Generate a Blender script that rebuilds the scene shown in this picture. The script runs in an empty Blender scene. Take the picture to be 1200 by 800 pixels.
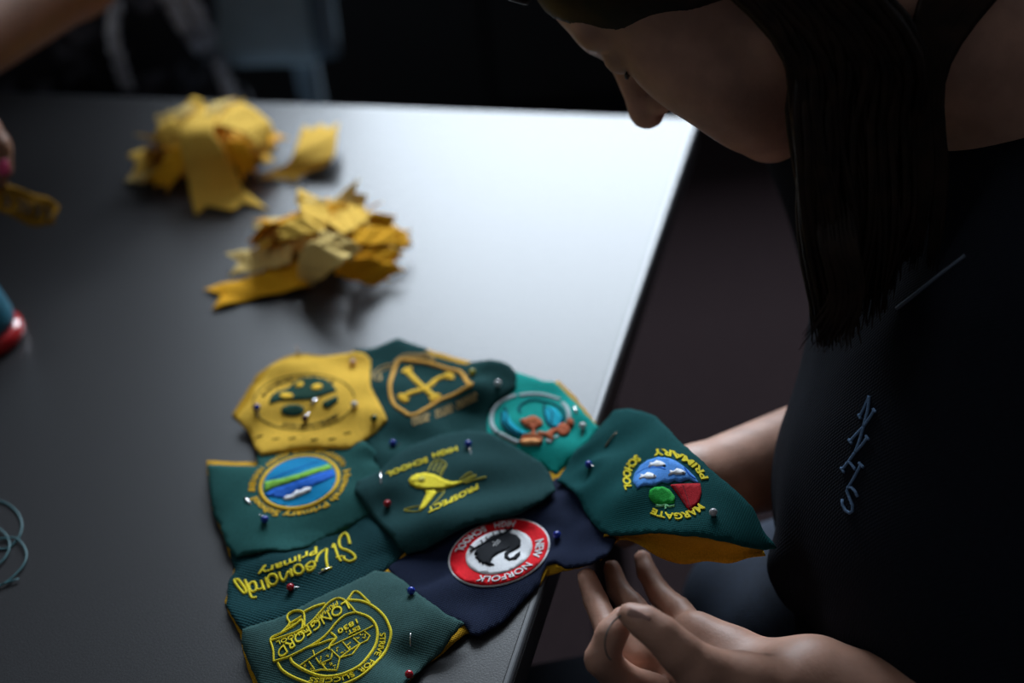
import bpy, bmesh, math, random
import numpy as np
from mathutils import Vector, Matrix
from mathutils.geometry import delaunay_2d_cdt
from mathutils.bvhtree import BVHTree

S = bpy.context.scene
COL = S.collection
rnd = random.Random(7)
nrs = np.random.RandomState(5)

# ------------------------------------------------------------------ camera
TZ = 0.72                                   # height of the table top
CAM = np.array([0.0, 0.0, TZ + 0.595])
FPX = 1667.0                                # 50 mm on a 36 mm sensor, 1200 px wide
PITCH, ROLL = math.radians(36.35), math.radians(7.0)
_f = np.array([0, math.cos(PITCH), -math.sin(PITCH)])
_r = np.array([1.0, 0, 0])
_d = np.cross(_f, _r)
R0 = _r * math.cos(ROLL) + _d * math.sin(ROLL)       # picture right
D0 = -_r * math.sin(ROLL) + _d * math.cos(ROLL)      # picture down
F0 = _f
cam_data = bpy.data.cameras.new('camera')
cam = bpy.data.objects.new('camera', cam_data)
COL.objects.link(cam)
cam.matrix_world = Matrix([[R0[i], -D0[i], -F0[i], CAM[i]] for i in range(3)] + [[0, 0, 0, 1]])
cam_data.lens = 50.0
cam_data.sensor_width = 36.0
cam_data.clip_start = 0.02
cam_data.dof.use_dof = True
cam_data.dof.focus_distance = 0.775
cam_data.dof.aperture_fstop = 3.0
S.camera = cam

# ------------------------------------------------------------------ world, lights, exposure
S.view_settings.view_transform = 'Standard'
S.view_settings.look = 'None'
S.view_settings.gamma = 1.0
S.view_settings.use_curve_mapping = False
S.view_settings.exposure = 0.0
w = bpy.data.worlds.new('world')
S.world = w
w.use_nodes = True
w.node_tree.nodes['Background'].inputs[0].default_value = (0.62, 0.78, 1.0, 1)
w.node_tree.nodes['Background'].inputs[1].default_value = 2.0


def area_light(name, loc, target, sx, sy, power, color):
    l = bpy.data.lights.new(name, 'AREA')
    l.shape = 'RECTANGLE'
    l.size, l.size_y, l.energy, l.color = sx, sy, power, color
    o = bpy.data.objects.new(name, l)
    COL.objects.link(o)
    o.location = loc
    o.rotation_euler = (Vector(target) - Vector(loc)).to_track_quat('-Z', 'Y').to_euler()
    return o


WIN_X0, WIN_X1, WIN_Z0, WIN_Z1, WALL_Y = -0.44, 1.45, 1.42, 2.75, 3.2
area_light('window_daylight', ((WIN_X0 + WIN_X1) / 2, WALL_Y + 0.06, (WIN_Z0 + WIN_Z1) / 2),
           ((WIN_X0 + WIN_X1) / 2, 0, (WIN_Z0 + WIN_Z1) / 2 - 0.6), WIN_X1 - WIN_X0, WIN_Z1 - WIN_Z0, 158, (0.80, 0.90, 1.0))
area_light('fill_light_right', (1.0, -0.7, 2.8), (0.3, 0.5, 0.7), 1.2, 0.3, 0.6, (1.0, 0.82, 0.66))  # added warm fill, unseen, to brighten the near hand and forearm
area_light('fill_light_left', (-1.7, 0.9, 2.8), (-0.4, 1.5, 0.8), 1.2, 0.3, 4.4, (0.92, 0.96, 1.0))  # added unseen fill that brightens the other person and their chair


# ------------------------------------------------------------------ coordinates
def ray(px, py):
    px, py = np.asarray(px, float), np.asarray(py, float)
    return (px[..., None] - 600) * R0 + (py[..., None] - 400) * D0 + FPX * F0


def at(px, py, z=TZ):
    """where the line of sight through a picture point meets height z (array or number)"""
    d = ray(px, py)
    t = (np.asarray(z) - CAM[2]) / d[..., 2]
    return CAM + d * t[..., None]


def pt(px, py, depth):
    return CAM + ray(px, py) * (depth / FPX)


def V(a):
    return Vector((float(a[0]), float(a[1]), float(a[2])))


# ------------------------------------------------------------------ objects and materials
def tag(o, label=None, cat=None, group=None, kind=None):
    if label: o['label'] = label
    if cat: o['category'] = cat
    if group: o['group'] = group
    if kind: o['kind'] = kind
    return o


def empty(name, loc, label=None, cat=None, group=None):
    o = bpy.data.objects.new(name, None)
    COL.objects.link(o)
    o.location = V(loc)
    o.empty_display_size = 0.02
    return tag(o, label, cat, group)


def mesh_obj(name, verts, faces, mat, parent=None, smooth=True, mats=None, midx=None):
    me = bpy.data.meshes.new(name)
    me.from_pydata([tuple(map(float, v)) for v in verts], [], [tuple(map(int, f)) for f in faces])
    return finish(name, me, mat, parent, smooth)


def finish(name, me, mat, parent=None, smooth=True):
    me.materials.append(mat)
    if smooth:
        me.polygons.foreach_set('use_smooth', [True] * len(me.polygons))
    me.update()
    o = bpy.data.objects.new(name, me)
    COL.objects.link(o)
    if parent is not None:
        o.parent = parent
        chain, p = Vector((0, 0, 0)), parent
        while p is not None:
            chain += p.location
            p = p.parent
        o.location = -chain          # meshes are built in world coordinates
    return o


def bm_obj(name, bm, mat, parent=None, smooth=True):
    me = bpy.data.meshes.new(name)
    bm.to_mesh(me)
    bm.free()
    return finish(name, me, mat, parent, smooth)


def material(name, color, rough=0.7, noise=0.0, nscale=200.0, bump=0.0, bscale=600.0, metal=0.0, spec=0.5,
             weave=0.0, wscale=900.0, sheen=0.0, sss=0.0, color2=None, coat=0.0):
    m = bpy.data.materials.new(name)
    m.use_nodes = True
    nt = m.node_tree
    b = nt.nodes['Principled BSDF']
    b.inputs['Base Color'].default_value = (*color, 1)
    b.inputs['Roughness'].default_value = rough
    b.inputs['Metallic'].default_value = metal
    b.inputs['Specular IOR Level'].default_value = spec
    b.inputs['Coat Weight'].default_value = coat
    if sheen:
        b.inputs['Sheen Weight'].default_value = sheen
        b.inputs['Sheen Roughness'].default_value = 0.4
    if sss:
        b.inputs['Subsurface Weight'].default_value = sss
        b.inputs['Subsurface Radius'].default_value = (1.0, 0.35, 0.2)
        b.inputs['Subsurface Scale'].default_value = 0.006
    tc = nt.nodes.new('ShaderNodeTexCoord')
    if noise or color2:
        n = nt.nodes.new('ShaderNodeTexNoise')
        n.inputs['Scale'].default_value = nscale
        n.inputs['Detail'].default_value = 3
        nt.links.new(tc.outputs['Object'], n.inputs['Vector'])
        mx = nt.nodes.new('ShaderNodeMix')
        mx.data_type = 'RGBA'
        c2 = color2 or tuple(c * (1 - noise) for c in color)
        c1 = color if color2 else tuple(min(1, c * (1 + noise)) for c in color)
        mx.inputs[6].default_value = (*c1, 1)
        mx.inputs[7].default_value = (*c2, 1)
        mr = nt.nodes.new('ShaderNodeMapRange')
        mr.inputs[1].default_value, mr.inputs[2].default_value = 0.35, 0.65
        nt.links.new(n.outputs['Fac'], mr.inputs[0])
        nt.links.new(mr.outputs[0], mx.inputs[0])
        nt.links.new(mx.outputs[2], b.inputs['Base Color'])
    last = None
    if bump:
        n2 = nt.nodes.new('ShaderNodeTexNoise')
        n2.inputs['Scale'].default_value = bscale
        n2.inputs['Detail'].default_value = 2
        nt.links.new(tc.outputs['Object'], n2.inputs['Vector'])
        bp = nt.nodes.new('ShaderNodeBump')
        bp.inputs['Strength'].default_value = bump
        bp.inputs['Distance'].default_value = 0.0006
        nt.links.new(n2.outputs['Fac'], bp.inputs['Height'])
        last = bp
    if weave:
        rot = nt.nodes.new('ShaderNodeMapping')
        rot.inputs['Rotation'].default_value = (0, 0, 0.5)
        nt.links.new(tc.outputs['Object'], rot.inputs['Vector'])
        hs = []
        for ax in ('X', 'Y'):
            wv = nt.nodes.new('ShaderNodeTexWave')
            wv.bands_direction = ax
            wv.inputs['Scale'].default_value = wscale
            wv.inputs['Distortion'].default_value = 1.5
            nt.links.new(rot.outputs[0], wv.inputs['Vector'])
            hs.append(wv)
        ad = nt.nodes.new('ShaderNodeMath')
        nt.links.new(hs[0].outputs['Fac'], ad.inputs[0])
        nt.links.new(hs[1].outputs['Fac'], ad.inputs[1])
        bp = nt.nodes.new('ShaderNodeBump')
        bp.inputs['Strength'].default_value = weave
        bp.inputs['Distance'].default_value = 0.0005
        nt.links.new(ad.outputs[0], bp.inputs['Height'])
        if last:
            nt.links.new(last.outputs[0], bp.inputs['Normal'])
        last = bp
    if last:
        nt.links.new(last.outputs[0], b.inputs['Normal'])
    return m


def cloth(name, c, sheen=0.0, noise=0.12):
    return material(name, c, rough=0.85, noise=noise, nscale=900, weave=0.35, wscale=260, spec=0.06, sheen=sheen)


def thread_mat(name, c):
    return material(name, c, rough=0.75, noise=0.25, nscale=1800, bump=0.5, bscale=1700, spec=0.08)


M = {
    'laminate': material('table_laminate', (0.025, 0.0245, 0.0265), rough=0.36, noise=0.30, nscale=1100, bump=0.12, bscale=900, spec=0.45),
    'edging': material('table_edging', (0.02, 0.02, 0.022), rough=0.45, spec=0.4),
    'table_rim_highlight': material('table_rim_highlight', (0.06, 0.063, 0.07), rough=0.3, spec=0.6),  # lighter than the edging: rim highlight put into the colour
    'dark_metal': material('dark_metal', (0.02, 0.02, 0.022), rough=0.4, metal=0.6),
    'carpet': material('carpet', (0.022, 0.0135, 0.0145), rough=0.95, spec=0.08, noise=0.35, nscale=120, bump=1.0, bscale=500, color2=(0.012, 0.0072, 0.0085)),
    'wall': material('wall_paint', (0.10, 0.10, 0.105), rough=0.9, noise=0.04, nscale=4),
    'ceiling': material('ceiling_paint', (0.14, 0.14, 0.14), rough=0.9),
    'frame': material('window_frame', (0.5, 0.5, 0.5), rough=0.4),
    'cabinet': material('cabinet_black', (0.006, 0.006, 0.007), rough=0.6),
    'chair_edge': material('chair_edge', (0.22, 0.28, 0.33), rough=0.85, spec=0.08),
    'chair': material('chair_plastic', (0.58, 0.70, 0.74), rough=0.5, noise=0.05, nscale=40),
    'green': cloth('green_cloth', (0.019, 0.092, 0.086)),
    'green_deep': cloth('deep_green_cloth', (0.013, 0.052, 0.054)),
    'green_grey': cloth('grey_green_cloth', (0.036, 0.086, 0.082)),
    'green_pine': cloth('pine_green_cloth', (0.009, 0.050, 0.050)),
    'green_margate': cloth('bottle_green_cloth', (0.005, 0.064, 0.066)),
    'green_knit': material('knit_green_cloth', (0.008, 0.046, 0.052), rough=0.85, noise=0.1, nscale=900, weave=0.6, wscale=170, spec=0.06),
    'navy': cloth('navy_cloth', (0.012, 0.018, 0.042)),
    'teal': cloth('teal_cloth', (0.006, 0.30, 0.26)),
    'yellow': cloth('yellow_cloth', (0.80, 0.48, 0.06)),
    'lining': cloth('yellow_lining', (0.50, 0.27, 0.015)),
    'felt': cloth('mustard_felt', (0.84, 0.52, 0.09)),
    'felt_shaded': cloth('shaded_mustard_felt', (0.26, 0.13, 0.012)),  # mustard felt darkened to stand for the shade on the held strip
    'felt2': cloth('orange_felt', (0.84, 0.41, 0.02)),
    'felt3': cloth('pale_felt', (0.86, 0.62, 0.22)),
    't_yellow': thread_mat('yellow_thread', (0.95, 0.70, 0.04)),
    't_gold': thread_mat('gold_thread', (0.95, 0.52, 0.04)),
    't_orange': thread_mat('orange_thread', (0.85, 0.43, 0.08)),
    't_tan': thread_mat('tan_thread', (0.55, 0.38, 0.16)),
    't_olive': thread_mat('olive_thread', (0.50, 0.45, 0.08)),
    't_white': thread_mat('white_thread', (0.88, 0.90, 0.95)),
    't_grey': thread_mat('grey_thread', (0.45, 0.52, 0.54)),
    't_red': thread_mat('red_thread', (0.85, 0.012, 0.022)),
    't_darkred': thread_mat('dark_red_thread', (0.42, 0.008, 0.016)),
    't_black': thread_mat('black_thread', (0.012, 0.014, 0.018)),
    't_blue': thread_mat('blue_thread', (0.02, 0.14, 0.62)),
    't_sky': thread_mat('sky_blue_thread', (0.08, 0.27, 0.70)),
    't_cyan': thread_mat('cyan_thread', (0.0, 0.22, 0.46)),
    't_deepcyan': thread_mat('turquoise_thread', (0.0, 0.36, 0.50)),
    't_darkteal': thread_mat('dark_teal_thread', (0.0, 0.05, 0.09)),
    't_lime': thread_mat('lime_thread', (0.20, 0.48, 0.06)),
    't_green': thread_mat('leaf_green_thread', (0.02, 0.36, 0.05)),
    't_mint': thread_mat('mint_thread', (0.25, 0.66, 0.32)),
    't_coral': thread_mat('coral_thread', (0.42, 0.10, 0.04)),
    't_peach': thread_mat('peach_thread', (0.80, 0.36, 0.14)),
    't_dkgreen': thread_mat('dark_green_thread', (0.008, 0.05, 0.032)),
    't_brown': thread_mat('brown_thread', (0.07, 0.055, 0.018)),
    't_lightblue': thread_mat('light_blue_thread', (0.16, 0.27, 0.45)),
    'skin': material('skin', (0.55, 0.30, 0.215), rough=0.5, noise=0.10, nscale=60, bump=0.25, bscale=420, spec=0.4, sss=0.12),
    'skin2': material('brown_skin', (0.26, 0.12, 0.07), rough=0.5, noise=0.08, nscale=60, bump=0.2, bscale=420, spec=0.35, sss=0.1),
    'nail': material('nail', (0.62, 0.36, 0.30), rough=0.25, spec=0.5),
    'pink_nail': material('pink_nail', (0.60, 0.06, 0.16), rough=0.2, spec=0.5),
    'hair': material('brown_hair', (0.007, 0.0035, 0.0022), rough=0.5, noise=0.4, nscale=90, spec=0.15, color2=(0.020, 0.009, 0.0045)),
    'shirt': material('navy_shirt', (0.006, 0.008, 0.014), rough=0.9, noise=0.15, nscale=500, weave=0.3, wscale=200, spec=0.15),
    'piping': material('blue_piping', (0.10, 0.13, 0.18), rough=0.8),
    'skirt': material('blue_skirt', (0.006, 0.016, 0.038), rough=0.85, noise=0.2, nscale=300, weave=0.3, wscale=200),
    'steel': material('pin_steel', (0.75, 0.75, 0.76), rough=0.22, metal=1.0),
    'copper': material('needle_bronze', (0.28, 0.19, 0.12), rough=0.3, metal=0.8),
    'spool_red': material('red_plastic', (0.55, 0.008, 0.012), rough=0.18, spec=0.6, coat=0.4),
    'spool_thread': material('spool_thread', (0.01, 0.16, 0.24), rough=0.55, bump=0.8, bscale=900),
    'teal_thread': material('teal_thread', (0.03, 0.13, 0.15), rough=0.5),
    'dark_thread': material('dark_thread', (0.03, 0.06, 0.06), rough=0.6),
}
for nm, c in dict(blue=(0.012, 0.04, 0.42), red=(0.45, 0.008, 0.02), white=(0.75, 0.72, 0.74), green=(0.004, 0.06, 0.02),
                  maroon=(0.05, 0.012, 0.06), lime=(0.45, 0.42, 0.02), pearl=(0.55, 0.55, 0.58), pink=(0.75, 0.45, 0.40)).items():
    M['pin_' + nm] = material(nm + '_pin_head', c, rough=0.15, spec=0.6)


def patterned_top():
    """black and white lace-like print: white cells and bands on black, in object space"""
    m = material('patterned_top', (0.01, 0.01, 0.012), rough=0.9)
    nt = m.node_tree
    b = nt.nodes['Principled BSDF']
    tc = nt.nodes.new('ShaderNodeTexCoord')
    n = nt.nodes.new('ShaderNodeTexNoise')
    n.inputs['Scale'].default_value = 16
    n.inputs['Detail'].default_value = 5
    n.inputs['Distortion'].default_value = 1.2
    cr = nt.nodes.new('ShaderNodeValToRGB')
    cr.color_ramp.elements[0].position, cr.color_ramp.elements[0].color = 0.50, (0.008, 0.008, 0.011, 1)
    cr.color_ramp.elements[1].position, cr.color_ramp.elements[1].color = 0.68, (0.14, 0.14, 0.17, 1)
    nt.links.new(tc.outputs['Object'], n.inputs['Vector'])
    nt.links.new(n.outputs['Fac'], cr.inputs[0])
    nt.links.new(cr.outputs[0], b.inputs['Base Color'])
    return m


def lace_mat():
    m = material('white_lace', (0.5, 0.52, 0.6), rough=0.9)
    nt = m.node_tree
    b = nt.nodes['Principled BSDF']
    tc = nt.nodes.new('ShaderNodeTexCoord')
    n = nt.nodes.new('ShaderNodeTexVoronoi')
    n.inputs['Scale'].default_value = 70
    cr = nt.nodes.new('ShaderNodeValToRGB')
    cr.color_ramp.elements[0].position, cr.color_ramp.elements[0].color = 0.25, (0.9, 0.93, 1.0, 1)
    cr.color_ramp.elements[1].position, cr.color_ramp.elements[1].color = 0.75, (0.35, 0.36, 0.42, 1)
    nt.links.new(tc.outputs['Object'], n.inputs['Vector'])
    nt.links.new(n.outputs['Distance'], cr.inputs[0])
    nt.links.new(cr.outputs[0], b.inputs['Base Color'])
    return m


M['patterned'] = patterned_top()
M['lace'] = lace_mat()


# ------------------------------------------------------------------ shape helpers
def box(name, lo, hi, mat, parent=None, bevel=0.0, segs=2):
    bm = bmesh.new()
    bmesh.ops.create_cube(bm, size=1)
    for v in bm.verts:
        v.co = Vector([lo[i] + (v.co[i] + 0.5) * (hi[i] - lo[i]) for i in range(3)])
    if bevel:
        bmesh.ops.bevel(bm, geom=bm.edges[:], offset=bevel, segments=segs, affect='EDGES', profile=0.5)
    return bm_obj(name, bm, mat, parent, smooth=False)


def catmull(P, n):
    P = np.asarray(P, float)
    if len(P) < 3:
        t = np.linspace(0, 1, n)[:, None]
        return P[0] * (1 - t) + P[-1] * t
    Q = np.vstack([2 * P[0] - P[1], P, 2 * P[-1] - P[-2]])
    out = []
    m = len(P) - 1
    for t in np.linspace(0, m, n):
        i = min(int(t), m - 1)
        u = t - i
        a, b, c, d = Q[i], Q[i + 1], Q[i + 2], Q[i + 3]
        out.append(0.5 * ((2 * b) + (c - a) * u + (2 * a - 5 * b + 4 * c - d) * u * u + (3 * b - a - 3 * c + d) * u ** 3))
    return np.array(out)


def tube_geo(P, rad, k=8, cap=True):
    P = np.asarray(P, float)
    n = len(P)
    rad = np.broadcast_to(np.asarray(rad, float), (n,))
    T = np.gradient(P, axis=0)
    T /= np.linalg.norm(T, axis=1)[:, None] + 1e-12
    up = np.array([0, 0, 1.0]) if abs(T[0][2]) < 0.9 else np.array([1.0, 0, 0])
    verts, faces = [], []
    N = np.cross(T[0], up)
    N /= np.linalg.norm(N)
    for i in range(n):
        N = N - T[i] * (N @ T[i])
        N /= np.linalg.norm(N) + 1e-12
        B = np.cross(T[i], N)
        for j in range(k):
            a = 2 * math.pi * j / k
            verts.append(P[i] + rad[i] * (math.cos(a) * N + math.sin(a) * B))
    for i in range(n - 1):
        for j in range(k):
            faces.append((i * k + j, i * k + (j + 1) % k, (i + 1) * k + (j + 1) % k, (i + 1) * k + j))
    if cap:
        faces.append(tuple(range(k))[::-1])
        faces.append(tuple((n - 1) * k + j for j in range(k)))
    return verts, faces


def tube(name, P, rad, mat, parent=None, k=8):
    v, f = tube_geo(P, rad, k)
    return mesh_obj(name, v, f, mat, parent)


class Geo:
    def __init__(self):
        self.v, self.f = [], []

    def add(self, v, f):
        o = len(self.v)
        self.v.extend(v)
        self.f.extend([tuple(i + o for i in q) for q in f])

    def build(self, name, mat, parent=None, smooth=True):
        return mesh_obj(name, self.v, self.f, mat, parent, smooth)


def inside(poly, X, Y):
    res = np.zeros(X.shape, bool)
    n = len(poly)
    j = n - 1
    for i in range(n):
        xi, yi = poly[i]
        xj, yj = poly[j]
        c = ((yi > Y) != (yj > Y)) & (X < (xj - xi) * (Y - yi) / (yj - yi + 1e-15) + xi)
        res ^= c
        j = i
    return res


def edge_dist(poly, X, Y):
    d = np.full(X.shape, 1e9)
    n = len(poly)
    for i in range(n):
        a, b = np.array(poly[i]), np.array(poly[(i + 1) % n])
        ab = b - a
        t = np.clip(((X - a[0]) * ab[0] + (Y - a[1]) * ab[1]) / (ab @ ab + 1e-15), 0, 1)
        d = np.minimum(d, np.hypot(X - a[0] - t * ab[0], Y - a[1] - t * ab[1]))
    return d


def resample(poly, step, jitter=0.0):
    out = []
    n = len(poly)
    for i in range(n):
        a, b = np.array(poly[i], float), np.array(poly[(i + 1) % n], float)
        L = np.linalg.norm(b - a)
        k = max(1, int(round(L / step)))
        for q in range(k):
            p = a + (b - a) * q / k
            if jitter and q:
                p = p + nrs.uniform(-jitter, jitter, 2)
            out.append(p)
    return np.array(out)


def sheet(poly, spacing, zfun, thick, lift=0.0, skirt=True):
    """a cloth polygon (plan view) triangulated with inner points and laid on zfun; returns verts, faces of a closed slab"""
    lo, hi = poly.min(0), poly.max(0)
    gx = np.arange(lo[0], hi[0], spacing)
    gy = np.arange(lo[1], hi[1], spacing * 0.866)
    X, Y = np.meshgrid(gx, gy)
    X[1::2] += spacing / 2
    X, Y = X.ravel(), Y.ravel()
    if len(X):
        ok = inside(poly, X, Y)
        X, Y = X[ok], Y[ok]
    if len(X):
        ok = edge_dist(poly, X, Y) > spacing * 0.45
        X, Y = X[ok], Y[ok]
    pts = [Vector((float(a), float(b))) for a, b in poly] + [Vector((float(a), float(b))) for a, b in zip(X, Y)]
    n = len(poly)
    res = delaunay_2d_cdt(pts, [], [list(range(n))], 1, 1e-9)
    vs = np.array([(v[0], v[1]) for v in res[0]])
    if not len(vs):
        return [], []
    tri = [tuple(t) for t in res[2]]
    z = zfun(vs[:, 0], vs[:, 1]) + lift
    top = np.column_stack([vs, z])
    m = len(vs)
    cnt = {}
    for t in tri:
        for a, b in ((t[0], t[1]), (t[1], t[2]), (t[2], t[0])):
            if (b, a) in cnt:
                del cnt[(b, a)]
            else:
                cnt[(a, b)] = 1
    bot = top.copy()
    bot[:, 2] -= thick
    verts = np.vstack([top, bot])
    faces = list(tri) + [(t[2] + m, t[1] + m, t[0] + m) for t in tri]
    faces += [(b, a, a + m, b + m) for a, b in cnt]
    return verts, faces


# ------------------------------------------------------------------ the quilt surface
LIFT_A, LIFT_B = at(652.0, 652.0), at(690.0, 520.0)


def lift(x, y):
    """the girl's hand raises the quilt where it passes the table's edge"""
    ax, ay = LIFT_A[:2]
    bx, by = LIFT_B[:2]
    L = math.hypot(bx - ax, by - ay)
    s = ((x - ax) * (by - ay) - (y - ay) * (bx - ax)) / L            # metres towards the girl
    s = np.maximum(0, s + 0.012)
    h = np.where(s < 0.03, s * s / 0.06 * 0.62, (s - 0.015) * 0.62)
    return h - 0.9 * np.maximum(0, s - 0.07) ** 2 / 0.1


_ph = nrs.uniform(0, 6.28, 12)
_k = [(nrs.uniform(60, 190), nrs.uniform(0, 6.28)) for _ in range(12)]


def ripple(x, y):
    z = 0
    for (k, a), p in zip(_k, _ph):
        z = z + np.sin(k * (x * math.cos(a) + y * math.sin(a)) + p) * (0.075 / k)
    return z


def make_zfun(layer, bumps=(), extra=0.0, liftk=1.0):
    bl = [(at(bx, by)[:2], s * 1e-3, a * 1e-3) for bx, by, s, a in bumps]

    def zf(x, y):
        x, y = np.asarray(x, float), np.asarray(y, float)
        z = TZ + 0.0026 + layer * 0.0030 + ripple(x, y) + liftk * lift(x, y) + extra
        for (c, s, a) in bl:
            z = z + a * np.exp(-((x - c[0]) ** 2 + (y - c[1]) ** 2) / (2 * s * s))
        return np.maximum(z, TZ + 0.0016 + layer * 0.0012)
    return zf


def on_surface(px, py, zf):
    """plan position of a traced point on a draped cloth"""
    px, py = np.asarray(px, float), np.asarray(py, float)
    z = np.full(px.shape, TZ + 0.01)
    for _ in range(14):
        p = at(px, py, z)
        z = 0.5 * z + 0.5 * zf(p[..., 0], p[..., 1])
    return at(px, py, z)[..., :2]


PATCHES = {}


class Patch:
    def __init__(self, quilt, label, outline, mat, layer, bumps=(), thick=0.0012, smooth_n=1):
        self.zf = make_zfun(layer, bumps)
        o = np.array(outline, float)
        poly = on_surface(o[:, 0], o[:, 1], self.zf)
        self.poly = resample(poly, 0.0022, 0.00028)
        base = self.zf
        P = self.poly

        def zedge(x, y):            # edges roll down a little and waver
            d = edge_dist(P, x, y)
            return base(x, y) - 0.0011 * np.exp(-d / 0.003)
        self.zf2 = zedge
        v, f = sheet(self.poly, 0.0028, zedge, thick)
        self.ob = mesh_obj('patch', v, f, M[mat], quilt)
        tag(self.ob, label)
        PATCHES[mat] = self

    def fill(self, px_polys, mat, h=0.0006, name='emblem', label=None):
        g = Geo()
        for q in px_polys:
            q = np.array(q, float)
            p = on_surface(q[:, 0], q[:, 1], self.zf)
            p = resample(p, 0.0016)
            v, f = sheet(p, 0.0025, self.zf, h + 0.0004, lift=h)
            if len(v):
                g.add(list(v), f)
        return tag(g.build(name, M[mat], self.ob), label)

    def stroke(self, lines, width, mat, h=0.0007, name='stitching', smooth=True, label=None, dash=None):
        """satin-stitched lines: raised, rounded strips of the given width in metres"""
        g = Geo()
        for ln in lines:
            q = np.array(ln, float)
            p = on_surface(q[:, 0], q[:, 1], self.zf)
            L = np.sum(np.linalg.norm(np.diff(p, axis=0), axis=1))
            n = max(3, int(L / 0.0011))
            c = catmull(p, n) if smooth else np.array([p[0] + 0 * p[0]])
            if not smooth:
                seg = []
                for a, b in zip(p[:-1], p[1:]):
                    k = max(2, int(np.linalg.norm(b - a) / 0.0011))
                    seg += [a + (b - a) * i / k for i in range(k)]
                c = np.array(seg + [p[-1]])
            T = np.gradient(c, axis=0)
            T /= np.linalg.norm(T, axis=1)[:, None] + 1e-12
            N = np.column_stack([-T[:, 1], T[:, 0]])
            prof = [(-1, -0.3), (-0.75, 0.65), (0, 1.0), (0.75, 0.65), (1, -0.3)]
            vs = []
            for i in range(len(c)):
                for a, b in prof:
                    xy = c[i] + N[i] * a * width / 2
                    vs.append((xy[0], xy[1], 0))
            vs = np.array(vs)
            hb = np.tile([b for _, b in prof], len(c)) * h
            vs[:, 2] = self.zf(vs[:, 0], vs[:, 1]) + hb
            fs = []
            for i in range(len(c) - 1):
                for j in range(4):
                    fs.append((i * 5 + j, i * 5 + j + 1, i * 5 + j + 6, i * 5 + j + 5))
            g.add(list(vs), fs)
        return tag(g.build(name, M[mat], self.ob), label)

    def _text(self, s, mapper, mat, name='lettering', bold=0.0, shear=0.0, h=0.0006, space=1.0, label=None):
        cu = bpy.data.curves.new('lettering_outline', 'FONT')
        cu.body = s
        cu.size = 1.0
        cu.extrude = 0.01
        cu.offset = bold
        cu.shear = shear
        cu.resolution_u = 3
        cu.space_character = space
        to = bpy.data.objects.new('lettering_outline', cu)
        COL.objects.link(to)
        me = bpy.data.meshes.new_from_object(to)
        bpy.data.objects.remove(to)
        n = len(me.vertices)
        co = np.empty(n * 3)
        me.vertices.foreach_get('co', co)
        co = co.reshape(-1, 3)
        x0, x1 = co[:, 0].min(), co[:, 0].max()
        P = mapper((co[:, 0] - x0) / (x1 - x0), co[:, 1] / 0.70)
        p = on_surface(P[:, 0], P[:, 1], self.zf)
        z = self.zf(p[:, 0], p[:, 1]) + np.where(co[:, 2] > 0, h, -0.0003)
        out = np.column_stack([p, z])
        me.vertices.foreach_set('co', out.ravel())
        o = finish(name, me, M[mat], self.ob, smooth=False)
        return tag(o, label)

    def text_line(self, s, start, end, up, mat, bend=(0, 0), **kw):
        a, b, u, q = map(lambda t: np.array(t, float), (start, end, up, bend))

        def mp(t, y):
            t, y = t[:, None], y[:, None]
            return a + (b - a) * t + u * y + q * 4 * t * (1 - t)
        return self._text(s, mp, mat, **kw)

    def text_arc(self, s, ring, start, end, r_base, height, outward, cw, mat, **kw):
        c, Mx = ring
        Mi = np.linalg.inv(Mx)
        a0 = math.atan2(*(Mi @ (np.array(start, float) - c))[::-1])
        a1 = math.atan2(*(Mi @ (np.array(end, float) - c))[::-1])
        if cw and a1 < a0: a1 += 2 * math.pi
        if not cw and a1 > a0: a1 -= 2 * math.pi
        sg = 1 if outward else -1

        def mp(t, y):
            a = a0 + (a1 - a0) * t
            r = r_base + sg * y * height
            return c + np.column_stack([np.cos(a) * r, np.sin(a) * r]) @ Mx.T
        return self._text(s, mp, mat, **kw)

    def marks_arc(self, ring, words, r_base, height, mat, name='lettering', width=0.0009, seed=1):
        """lettering too small to read in the photograph: rows of short satin stitches with word gaps"""
        rr = random.Random(seed)
        c, Mx = ring
        Mi = np.linalg.inv(Mx)
        lines = []
        for start, end, n, cw in words:
            a0 = math.atan2(*(Mi @ (np.array(start, float) - c))[::-1])
            a1 = math.atan2(*(Mi @ (np.array(end, float) - c))[::-1])
            if cw and a1 < a0: a1 += 2 * math.pi
            if not cw and a1 > a0: a1 -= 2 * math.pi
            for i in range(n):
                a = a0 + (a1 - a0) * (i + 0.5) / n
                da = (a1 - a0) / n * 0.32
                hh = height * rr.choice([0.7, 1.0, 1.0])
                P = lambda s, r: tuple(c + Mx @ (r * np.array([math.cos(a + s * da), math.sin(a + s * da)])))
                lines.append([P(-1, r_base), P(-1, r_base + hh)])
                lines.append(rr.choice([[P(-1, r_base + hh), P(1, r_base + hh / 2), P(-1, r_base)],
                                        [P(1, r_base), P(1, r_base + hh)],
                                        [P(-1, r_base + hh), P(1, r_base)],
                                        [P(-1, r_base + hh / 2), P(1, r_base + hh / 2)]]))
        return self.stroke(lines, width, mat, h=0.0005, name=name, smooth=False)


def ellipse_ring(cx, cy, hx, hy, cov):
    A = np.array([[hx * hx, cov], [cov, hy * hy]])
    wv, U = np.linalg.eigh(A)
    return np.array([cx, cy], float), U @ np.diag(np.sqrt(wv)) @ U.T


def ring_pts(ring, r, a0=0, a1=2 * math.pi, n=48, close=False):
    c, Mx = ring
    a = np.linspace(a0, a1, n, endpoint=not (abs(a1 - a0 - 2 * math.pi) < 1e-6) or close)
    return [tuple(p) for p in c + np.column_stack([np.cos(a), np.sin(a)]) @ Mx.T * r]


def zoom(ox, oy, s, pts):
    return [(ox + x / s, oy + y / s) for x, y in pts]


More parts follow.
